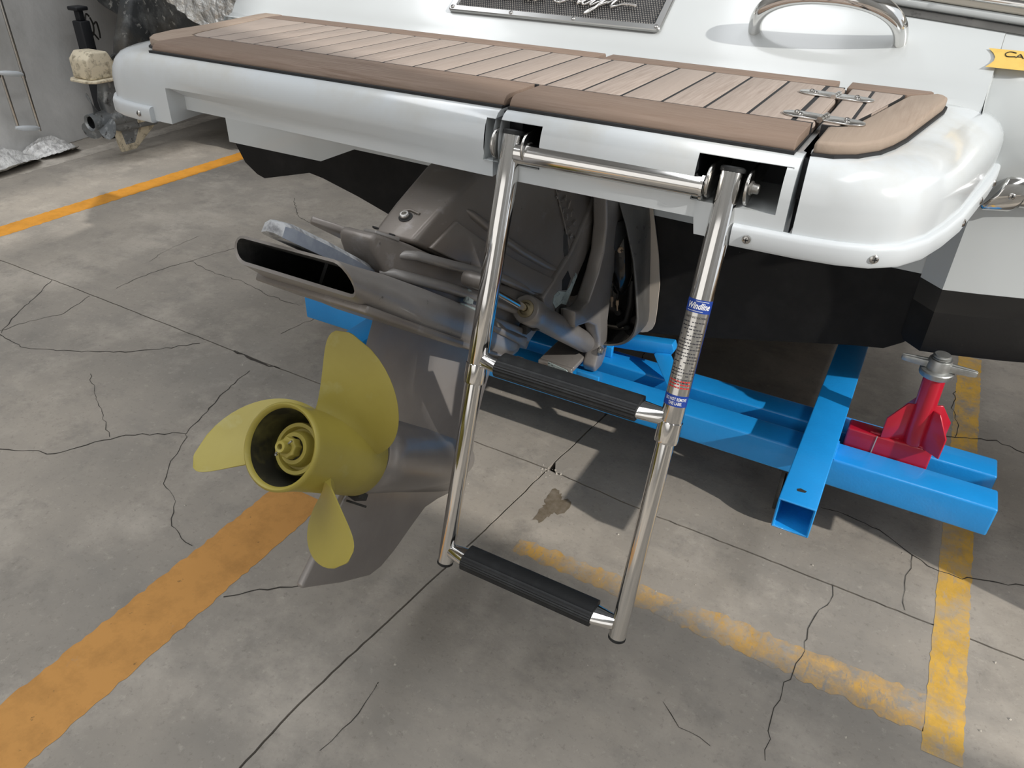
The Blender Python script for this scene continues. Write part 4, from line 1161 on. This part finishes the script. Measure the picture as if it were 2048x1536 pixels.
# --- trim cylinder with its rod
ca = Vector((-.602, 1.175, .548)); cb = Vector((-.602, 1.525, .298)); cd = (cb - ca).normalized()
g = G().lathe([(0, .018), (-.001, .0265), (.002, .029), (.052, .029), (.056, .0265), (.20, .0265), (.40, .0255), (.415, .021), (.418, 0)], ca, cd, 36)
cy = obj('trim_cylinder', g, M_DRIVEL, drv, smooth=40)
g = G().lathe([(.003, .0), (.003, .0115), (-.0015, .0125), (-.0015, .0175), (.003, .0185)], ca, cd, 30)
obj('brass_gland', g, mat('brass_gland', (.32, .27, .17), .4, .8), cy, smooth=40)
obj('piston_rod', G().tube([ca + cd * .01, ca - cd * .235], .0075, 20), M_CHROME, drv)
g = G().lathe([(-.004, .012), (0, .0135), (.03, .0135), (.034, .012)], ca - cd * .235 + Vector((-.015, 0, 0)), (1, 0, 0), 24, caps=(True, True))
obj('rod_eye', g, M_DRIVE, drv, smooth=40)
g = G().box(-.625, -.607, 1.195, 1.225, .478, .498)
g.tube([(-.60, 1.21, .49), (-.60, 1.26, .47), (-.61, 1.32, .43), (-.63, 1.38, .40)], .007, 10)
obj('hose_fitting', g, M_SOOT, drv, bevel=.001)

# --- transom shield: deep dish, gasket, hoses
RIM = [(-.604, .72), (-.572, .700), (-.566, .681), (-.538, .618), (-.511, .54), (-.496, .469), (-.483, .395), (-.486, .36), (-.496, .337), (-.516, .318), (-.545, .306), (-.62, .298)]
GASK = [(-.55, .76), (-.535, .70), (-.518, .647), (-.487, .531), (-.473, .457), (-.470, .377), (-.471, .345), (-.478, .324), (-.500, .315), (-.545, .310), (-.62, .305)]
def dense(p, n):
    P = [Vector((x, z, 0)) for x, z in p]; L = [0]
    for a, b in zip(P[:-1], P[1:]): L.append(L[-1] + (b - a).length)
    out = []
    for k in range(n):
        s = L[-1] * k / (n - 1)
        for i in range(len(P) - 1):
            if s <= L[i + 1] + 1e-9: f = (s - L[i]) / (L[i + 1] - L[i]); q = P[i].lerp(P[i + 1], f); out.append((q.x, q.y)); break
    return out
N_ = 40
r0 = dense(RIM, N_)
WALL = [(-.548, .74), (-.53, .68), (-.524, .64), (-.514, .595), (-.505, .525), (-.497, .450), (-.488, .375), (-.488, .350), (-.494, .330), (-.510, .318), (-.545, .308), (-.62, .302)]
r1 = dense(WALL, N_)
def sym(r, y): return [Vector((x, y, z)) for x, z in r] + [Vector((2 * XD - x, y, z)) for x, z in r[::-1]]
YB = 1.6275
g = G()
g.rings([sym(r1, YB - .004), sym(r1, YB - .03), sym(r0, 1.532), sym([(x - .003, z + .001) for x, z in r0], 1.529), sym([(x - .007, z + .003) for x, z in r0], 1.532)], True, (False, False))
sh = obj('transom_shield', g, M_CASTD, drv, smooth=40)
g = G().rings([sym([(x - .007, z + .003) for x, z in r0], 1.532), sym([(x - .012, z + .004) for x, z in r0], 1.625)], True, (False, True))
obj('shield_well', g, M_BLACKG, sh, smooth=40)
r2 = dense(GASK, N_)
g = G().rings([sym(r2, YB), sym(r2, YB - .004), sym([(x - .04, z + .002) for x, z in r2], YB - .004)], True, (False, False))
obj('gasket', g, M_GASK, sh, smooth=30)
for x, z in ((-.529, .412), (-.566, .357), (-.538, .320)):
    g = G().lathe([(0, .0085), (.006, .008), (.007, .006), (.007, 0)], (x, 1.618, z), (0, -1, 0), 14)
    obj('shield_bolt', g, M_SOOT, sh, smooth=40)
g = G().tube([(-.565, 1.57, .60), (-.555, 1.56, .54), (-.55, 1.57, .49), (-.56, 1.60, .43)], [.020, .022, .024, .020], 18)
obj('trim_hose', g, M_BLACKG, sh, smooth=60)
g = G().tube([(-.535, 1.60, .46), (-.530, 1.598, .40), (-.535, 1.60, .35), (-.555, 1.60, .33)], .009, 12)
obj('shift_cable', g, M_WIRE, sh, smooth=60)
for k, (x, z) in enumerate(((-.583, .425), (-.571, .418), (-.556, .412))):
    obj('wire', G().tube([(-.605 + .004 * k, 1.575, .50), (-.598 + .008 * k, 1.57, .47), (x, 1.572, z + .02), (x, 1.572, z)], .0016, 8), M_WIRE, sh)
    obj('wire_terminal', G().lathe([(0, .0035), (.004, .004), (.012, .0038), (.016, .002), (.028, .0015), (.028, 0)], (x, 1.572, z), Vector((.1, 0, -1)), 12), M_WEND, sh)
g = G().tube([(-.575, 1.58, .56), (-.565, 1.57, .52), (-.575, 1.58, .475)], .003, 10)
obj('wire', g, M_WIRE, sh)

# ------------------------------------------------------------------ blue trolley
tr = thing('boat_trolley', 'bright blue steel boat trolley of square tubes under the white boat', 'trolley', (-.57, 1.5, 0))
def sq_tube(name, a, b, s0, s1, axis, wall=.0045):
    """hollow square tube along X or Y"""
    g = G()
    if axis == 'X':
        y0, y1 = s0; z0, z1 = s1
        sec = lambda x, k: [Vector((x, y0 + k, z0 + k)), Vector((x, y1 - k, z0 + k)), Vector((x, y1 - k, z1 - k)), Vector((x, y0 + k, z1 - k))]
    else:
        x0, x1 = s0; z0, z1 = s1
        sec = lambda y, k: [Vector((x0 + k, y, z0 + k)), Vector((x1 - k, y, z0 + k)), Vector((x1 - k, y, z1 - k)), Vector((x0 + k, y, z1 - k))]
    g.rings([sec(a, 0), sec(b, 0)], True, (False, False))
    g.rings([sec(b, wall), sec(a, wall)], True, (False, False))
    g.rings([sec(a, wall), sec(a, 0)], True, (False, False)); g.rings([sec(b, 0), sec(b, wall)], True, (False, False))
    return obj(name, g, M_BLUE, tr, bevel=.0045 if name != 'cross_tube' else .003, seg=3)
def capped(name, x0, x1, y0, y1, z0, z1, bev=.005):
    return obj(name, G().box(x0, x1, y0, y1, z0, z1), M_BLUE, tr, bevel=bev, seg=3)
capped('long_beam', -1.462, .320, 1.443, 1.514, .170, .240)
capped('long_beam', -1.462, .318, 1.560, 1.630, .170, .240)
sq_tube('cross_tube', 1.168, 2.9, (-.060, .008), (.2403, .310), 'Y')
sq_tube('cross_tube', 1.168, 2.9, (-1.135, -1.067), (.2403, .310), 'Y')
# keel cradle and welded tab
obj('keel_cradle', G().prism([(-.64, 1.60, .285), (-.413, 1.60, .318), (-.405, 1.60, .300), (-.414, 1.60, .283), (-.64, 1.60, .255)], (0, .03, 0)), M_BLUE, tr, bevel=.002)
obj('cradle_leg', G().prism([(-.452, 1.588, .283), (-.412, 1.588, .290), (-.33, 1.505, .241), (-.375, 1.505, .241)], (0, .012, .002)), M_BLUE, tr, bevel=.002)
obj('cradle_leg', G().box(-.62, -.56, 1.585, 1.60, .2405, .27), M_BLUE, tr, bevel=.002)
obj('welded_tab', G().box(-.596, -.537, 1.449, 1.456, .2405, .262), M_BLUE, tr, bevel=.0015)
# castor wheels under the front beam
for x in (-.055, -1.10):
    c = Vector((x, 1.50, .058)); g = G().lathe([(-.017, .02), (-.017, .052), (-.012, .058), (.012, .058), (.017, .052), (.017, .02)], c, (1, 0, 0), 32, caps=(True, True))
    wv = obj('castor_wheel', g, M_RUB, tr, smooth=40)
    g = G().box(x - .028, x - .020, 1.455, 1.535, .05, .165).box(x + .020, x + .028, 1.455, 1.535, .05, .165).box(x - .035, x + .035, 1.452, 1.538, .161, .1695)
    obj('castor_fork', g, M_SOOT, wv, bevel=.001)
g = G(); rb = random.Random(4)
for k in range(26): 
    y = 1.51 + rb.uniform(-.002, .002); x = -.060 + .068 * k / 25
for xs_ in (.0085, -.0605):
    g.tube([(xs_, 1.44 + .074 * k / 18, .2415 + rb.uniform(-.001, .001)) for k in range(19)], [.0030 + rb.uniform(-.0008, .001) for k in range(19)], 8)
obj('weld_bead', g, M_BLUE, tr, smooth=60)
g = G().prism([(-.034, 1.205, .3102), (-.020, 1.207, .3102), (-.018, 1.213, .3102), (-.030, 1.216, .3102), (-.036, 1.211, .3102)], (0, 0, .0002))
obj('paint_chip', g, M_SOOT, tr, smooth=0)

# ------------------------------------------------------------------ red jack stand
jk = thing('jack_stand', 'red steel screw jack with galvanised wing nut between the blue beams holding up the hull', 'jack', (.14, 1.535, .24))
obj('base_tube', G().box(.018, .186, 1.5165, 1.558, .1705, .281), M_RED, jk, bevel=.004, seg=3)
JC = Vector((.142, 1.537, 0)); tilt = Vector((-.004, 0, .17))
obj('post', G().tube([JC + Vector((.004, 0, .281)), JC + Vector((-.002, 0, .447))], .0205, 32), M_RED, jk)
def gus_(sx, sy):
    # plate leaning on the post: gusset in the diagonal plane
    d = Vector((sx, sy, 0)).normalized(); n_ = Vector((-d.y, d.x, 0))
    c = JC + Vector((.003, 0, 0)) + d * .019
    pts = [c + Vector((0, 0, .2812)), c + d * .046 + Vector((0, 0, .2812)), c + d * .046 + Vector((0, 0, .330)), c + d * .016 + Vector((0, 0, .372)), c + Vector((0, 0, .372))]
    return obj('gusset', G().prism([p - n_ * .0022 for p in pts], n_ * .0044), M_RED, jk, bevel=.0008)
for sx, sy in ((-1, -.30), (.8, -.62), (1, .6), (-.6, 1)): gus_(sx, sy)
g = G(); rr_ = random.Random(9)
for a, b in (((.062, 1.524), (.118, 1.528)), ((.13, 1.526), (.178, 1.52))):
    g.tube([(a[0] + (b[0] - a[0]) * k / 14, a[1] + (b[1] - a[1]) * k / 14, .2825 + rr_.uniform(-.001, .001)) for k in range(15)], [.0028 + rr_.uniform(-.0008, .0012) for k in range(15)], 8)
obj('weld_bead', g, M_RED, jk, smooth=60)
g = G().prism([(.0745, 1.5162, .23), (.0765, 1.5162, .23), (.0785, 1.5162, .281), (.0765, 1.5162, .281)], (0, -.0008, 0))
obj('drip_mark', g, M_GASK, jk, smooth=0)
g = G().lathe([(.445, .0205), (.445, .0300), (.448, .0315), (.456, .0315), (.458, .0300), (.460, .0225), (.480, .0215), (.482, .0205), (.482, .017)], JC + Vector((-.003, 0, 0)), (0, 0, 1), 36)
nut = obj('wing_nut', g, M_ZINC, jk, smooth=35)
for sg in (1, -1):
    d = Vector((sg, -.02 * sg, .01 * sg)).normalized(); e = Vector((0, 1, 0)); c = JC + Vector((-.003, 0, .4675))
    rings = []
    for f, hw, hh in ((.018, .0085, .0075), (.03, .0075, .0068), (.058, .0060, .0062), (.066, .0048, .0055), (.0685, .0025, .004)):
        rings.append([c + d * f + e * a + Vector((0, 0, b)) for a, b in ((hw, -hh), (hw, hh), (hw * .35, hh), (hw * .2, hh * .4), (-hw * .2, hh * .4), (-hw * .35, hh), (-hw, hh), (-hw, -hh))])
    obj('wing', G().rings(rings), M_ZINC, nut, bevel=.001)
prof = []
z = .478; k = 0
while z < .4905:
    prof += [(z, .0145), (z + .0013, .0172), (z + .0026, .0172), (z + .0039, .0145)]; z += .0042
prof.append((.4925, .0145)); prof.append((.4925, 0))
obj('screw_thread', G().lathe(prof, JC + Vector((-.003, 0, 0)), (0, 0, 1), 28), M_ZINC, jk, smooth=30)

# ------------------------------------------------------------------ background: neighbouring boat, film, drive, ladder
nb = thing('neighbour_boat', 'dark dirty hull of another boat standing behind the left end of the platform', 'boat', (-3.3, 3.4, .3))
g = G()
secn = [(-4.13, .70), (-4.075, .675), (-3.92, .625), (-3.90, .44), (-3.72, .33), (-3.2, .26), (-2.6, .40), (-2.35, .52), (-2.3, 1.15), (-4.24, 1.15)]
g.prism([(x, 2.86, z) for x, z in secn], (0, 2.6, 0))
obj('hull', g, M_HULLD, nb, bevel=.02)
g = G(); rows = []
rf = random.Random(8)
for i in range(9):
    row = []
    for j in range(24):
        x = -3.50 + .75 * j / 23; z = .57 + .40 * i / 8
        row.append(Vector((x + .0 * z, 2.815 + rf.uniform(-.012, .012), z + .18 * (1 - j / 12) * (1 - i / 8))))
    rows.append(row)
g.grid(rows); g.grid([[p + Vector((0, .02, 0)) for p in r] for r in rows][::-1])
obj('foil_cover', g, M_FOIL, nb, smooth=20, fix=False)

fw = thing('wrapping_film', 'grey translucent plastic wrapping hanging down to crumpled folds at the floor', 'plastic sheet', (-4.35, 2.6, 0))
g = G(); rows = []
rf = random.Random(12)
for i in range(22):
    z = 1.6 * (1 - i / 21) + .0
    row = []
    for j in range(40):
        y = .4 + 4.2 * j / 39
        bul = .05 * sin(y * 3.1 + z * 2) + .025 * sin(y * 11 + z * 9) * (1 - min(1, z)) 
        flare = .22 * max(0, .35 - z) ** 1.0
        row.append(Vector((-4.33 + .16 * (y - 2.3) * -1 * .25 + bul * .5 + flare + rf.uniform(-.004, .004), y, max(z, .004))))
    rows.append(row)
g.grid(rows)
obj('film_sheet', g, M_FILM, fw, smooth=180)
for (yc, xc, wy, wx, hz, sd_) in ((1.98, -4.10, .30, .16, .10, 1), (2.40, -4.12, .12, .10, .07, 2)):
    g = G(); rf = random.Random(sd_); rows = []
    for i in range(13):
        t = i / 12; row = []
        for j in range(34):
            y = yc - wy + 2 * wy * j / 33
            fold = .5 + .5 * sin(t * 19 + sin(y * 9) * 1.2 + sd_)
            edge = sqrt(max(0, 1 - ((y - yc) / wy) ** 2))
            row.append(Vector((xc - wx + 2 * wx * t * (.6 + .4 * edge), y, .004 + hz * edge * (.3 + .7 * fold) * (1 - .55 * t) + rf.uniform(0, .006))))
        rows.append(row)
    g.grid(rows)
    obj('crumpled_fold', g, M_FILMC, fw, smooth=40)
g = G()
def film_pt(y, z): return Vector((-4.27 - .04 * (y - 2.9), y - .004, z + .085))
for st in ([(2.90, .53), (2.885, .545), (2.872, .515), (2.872, .47), (2.888, .435), (2.905, .45), (2.912, .49), (2.902, .525)], [(2.897, .452), (2.925, .41)], [(2.918, .49), (2.936, .498), (2.940, .45), (2.936, .415)]):
    g.tube([film_pt(q.x, q.y) for q in smooth_path(st)], .0045, 6)
obj('handwritten_mark', g, M_INK, fw)

st_ = thing('black_post_stand', 'black post with a small T shaped head standing before the grey wrapping', 'stand', (-4.17, 2.77, 0))
obj('post', G().box(-4.20, -4.13, 2.74, 2.80, .0, .615), M_DARK, st_, bevel=.006)
obj('neck', G().box(-4.185, -4.145, 2.755, 2.785, .615, .665), M_DARK, st_, bevel=.004)
obj('head_plate', G().box(-4.205, -4.125, 2.735, 2.805, .665, .685), M_DARK, st_, bevel=.006)

bl = thing('background_ladder', 'thin chrome ladder with pale rungs hanging before the grey wrapping at the left edge', 'ladder', (-4.18, 2.3, .12))
for ya, z0, z1 in ((2.392, .112, 1.1), (2.285, .155, .42)):
    obj('rail', G().tube([(-4.19, ya, z0), (-4.19, ya, z1)], .0085, 14), M_STEEL, bl)
obj('rail', G().tube([(-4.19, 2.272, .40), (-4.19, 2.272, 1.1)], .0085, 14), M_STEEL, bl)
for z in (.135, .405):
    obj('rung', G().tube([(-4.185, 2.278 - .01, z + .018), (-4.175, 2.30, z + .012), (-4.175, 2.36, z), (-4.185, 2.388, z - .008)], [.008, .0135, .0135, .008], 14), M_RIM, bl, smooth=60)
obj('collar', G().lathe([(-.015, .011), (.015, .011)], (-4.19, 2.392, .395), (0, 0, 1), 14, caps=(True, True)), M_STEEL, bl)

bd = thing('weathered_stern_drive', 'weathered grey and cream outboard leg with small propeller behind the left platform corner', 'boat engine', (-3.8, 2.6, 0))
BX = -3.80
obj('leg', G().prism([(BX - .035, 2.52, .29), (BX - .035, 2.55, .40), (BX - .035, 2.80, .42), (BX - .035, 2.82, .12), (BX - .035, 2.56, .13), (BX - .035, 2.53, .2)], (.07, 0, 0)), M_BDRIVE, bd, bevel=.02, seg=3)
obj('cavitation_plate', G().prism([(BX - .10, 2.46, .395), (BX - .06, 2.43, .395), (BX + .06, 2.43, .395), (BX + .10, 2.46, .395), (BX + .09, 2.86, .395), (BX - .09, 2.86, .395)], (0, 0, .012)), M_BCREAM, bd, bevel=.003)
obj('cream_block', G().prism([(BX - .07, 2.455, .407), (BX - .07, 2.455, .50), (BX - .07, 2.49, .535), (BX - .07, 2.58, .53), (BX - .07, 2.61, .47), (BX - .07, 2.62, .407)], (.14, 0, 0)), M_BCREAM, bd, bevel=.01)
obj('upper_leg', G().prism([(BX - .05, 2.66, .407), (BX - .05, 2.70, .55), (BX - .05, 2.80, .75), (BX - .05, 2.95, .75), (BX - .05, 2.92, .407)], (.10, 0, 0)), M_HULLD, bd, bevel=.02)
g = G().lathe([(0, .024), (.012, .024), (.018, .018), (.018, 0)], (BX + .05, 2.63, .47), (1, 0, 0), 20)
obj('pivot_bolt', g, M_BCREAM, bd, smooth=40)
g = G().lathe([(0, .05), (.012, .046), (.012, 0)], (BX + .048, 2.63, .46), (1, 0, 0), 24)
obj('pivot_washer', g, M_SOOT, bd, smooth=40)
g = G().lathe([(0, .036), (-.004, .041), (.02, .042), (.10, .046), (.115, .048), (.30, .046), (.36, .03), (.39, 0)], (BX, 2.455, .20), (0, 1, 0), 28)
obj('gearcase', g, M_BDRIVE, bd, smooth=50)
pr2 = obj('propeller', G().lathe([(.002, .030), (-.006, .037), (-.008, .041), (.03, .0425), (.085, .0425), (.085, .03)], (BX, 2.44, .20), (0, 1, 0), 28), M_BDRIVE, bd, smooth=50)
obj('hub_bore', G().lathe([(-.004, .037), (.03, .034), (.03, 0)], (BX, 2.44, .20), (0, 1, 0), 24), M_DARK, pr2)
for k in range(3):
    a0 = radians(100 - 120 * k); rings = []
    for i in range(9):
        t = i / 8; r = .040 + .098 * t; w_ = radians(34) * sqrt(max(.02, 1 - t ** 2.6)) * (1 - .2 * t)
        fr_ = []; bk_ = []
        for j in range(9):
            s = -1 + 2 * j / 8; an_ = a0 + s * w_ ; yy = 2.49 + s * w_ * .055 - .02 * t
            p = Vector((BX + r * cos(an_), yy, .20 + r * sin(an_)))
            fr_.append(p + Vector((0, .0025, 0))); bk_.append(p - Vector((0, .0025, 0)))
        rings.append(fr_ + bk_[::-1])
    obj('blade', G().rings(rings), M_BDRIVE, pr2, smooth=60)
sk2 = [(2.555, .165), (2.56, .07), (2.57, .02), (2.66, .02), (2.80, .115), (2.82, .165)]
obj('skeg', G().prism([(BX - .009, y, z) for y, z in sk2], (.018, 0, 0)), M_BCREAM, bd, bevel=.004)
obj('skeg_patch', G().prism([(BX + .0092, y, z) for y, z in ((2.585, .16), (2.60, .055), (2.655, .055), (2.72, .155))], (.0012, 0, 0)), M_BDRIVE, bd)
obj('anode_strip', G().box(BX + .03, BX + .045, 2.68, 2.84, .155, .18), M_BCREAM, bd, bevel=.008)

# grit lying on the floor
rg = random.Random(21); g = G()
for k in range(90):
    x = rg.uniform(-1.9, .5); y = rg.uniform(.55, 1.75); r = rg.choice((.0012, .0016, .002, .0032))
    if k < 26: x = -.6 + rg.gauss(0, .022); y = 1.365 + rg.gauss(0, .012)
    b0 = [Vector((x + r * cos(a + k) * rg.uniform(.7, 1.2), y + r * sin(a + k) * rg.uniform(.7, 1.2), .0004)) for a in (0, 1.25, 2.5, 3.8, 5.0)]
    g.add(b0 + [Vector((x, y, r * 1.1))], [(0, 1, 5), (1, 2, 5), (2, 3, 5), (3, 4, 5), (4, 0, 5)])
gr = obj('floor_grit', g, mat('pale_grit', (.52, .48, .42), .9), fl, smooth=0, kind='stuff')

# ------------------------------------------------------------------ unseen blockers added outside the frame to shade floor and drive
cbt = thing('sun_blocker_right', 'added unseen sun blocker, a grey tarpaulin parked further right', 'boat', (3.6, -1, 0))
E_ = lambda z: .96 - .337 * z
g = G().prism([(3.0, E_(.0), 0), (3.0, E_(3.4), 3.4), (3.0, -1.5, 3.7), (3.0, -1.7, 0)], (.9, 0, 0))  # added blocker, raked edge shaped to cast the near shade line
obj('sun_screen', g, M_BLOCKER, cbt, bevel=.02)
g = G().prism([(2.96, E_(2.86), 2.86), (2.96, .165, 2.98), (2.96, .165, 3.9), (2.96, -1.5, 3.9), (2.96, -1.5, 2.86)], (.04, 0, 0))
obj('upper_sun_screen', g, M_BLOCKER, cbt)  # panel added to keep sun off the drive's aft slope
cr_ = thing('low_sun_blocker', 'unseen slatted box added right of the trolley to shade the floor', 'crate', (1.0, 1.75, 0))  # added so the floor beside the trolley falls in shade
for k in range(5):
    z = .0 + .1 * k
    obj('plank', G().box(.75, 1.28, 1.395, 1.415, z, z + .097), M_WOOD, cr_)
    obj('plank', G().box(.75, .77, 1.416, 2.2, z, z + .097), M_WOOD, cr_)
    obj('plank', G().box(1.26, 1.28, 1.416, 2.2, z, z + .097), M_WOOD, cr_)
obj('lid', G().box(.75, 1.28, 1.395, 2.2, .498, .515), M_WOOD, cr_)
pk = thing('tall_sun_blocker', 'unseen tall box added to shade the floor under the hull', 'crate', (1.1, 2.9, 0))  # added to stop sun reaching the floor beneath the hull
obj('panel', G().box(.82, 1.40, 1.64, 4.6, .52, 1.25).box(.82, 1.40, 2.22, 4.6, .04, .52), M_WOOD, pk, bevel=.004)
for y_ in (2.3, 3.4, 4.5): obj('skid', G().box(.82, 1.40, y_ - .04, y_ + .04, 0, .04), M_WOOD, pk)
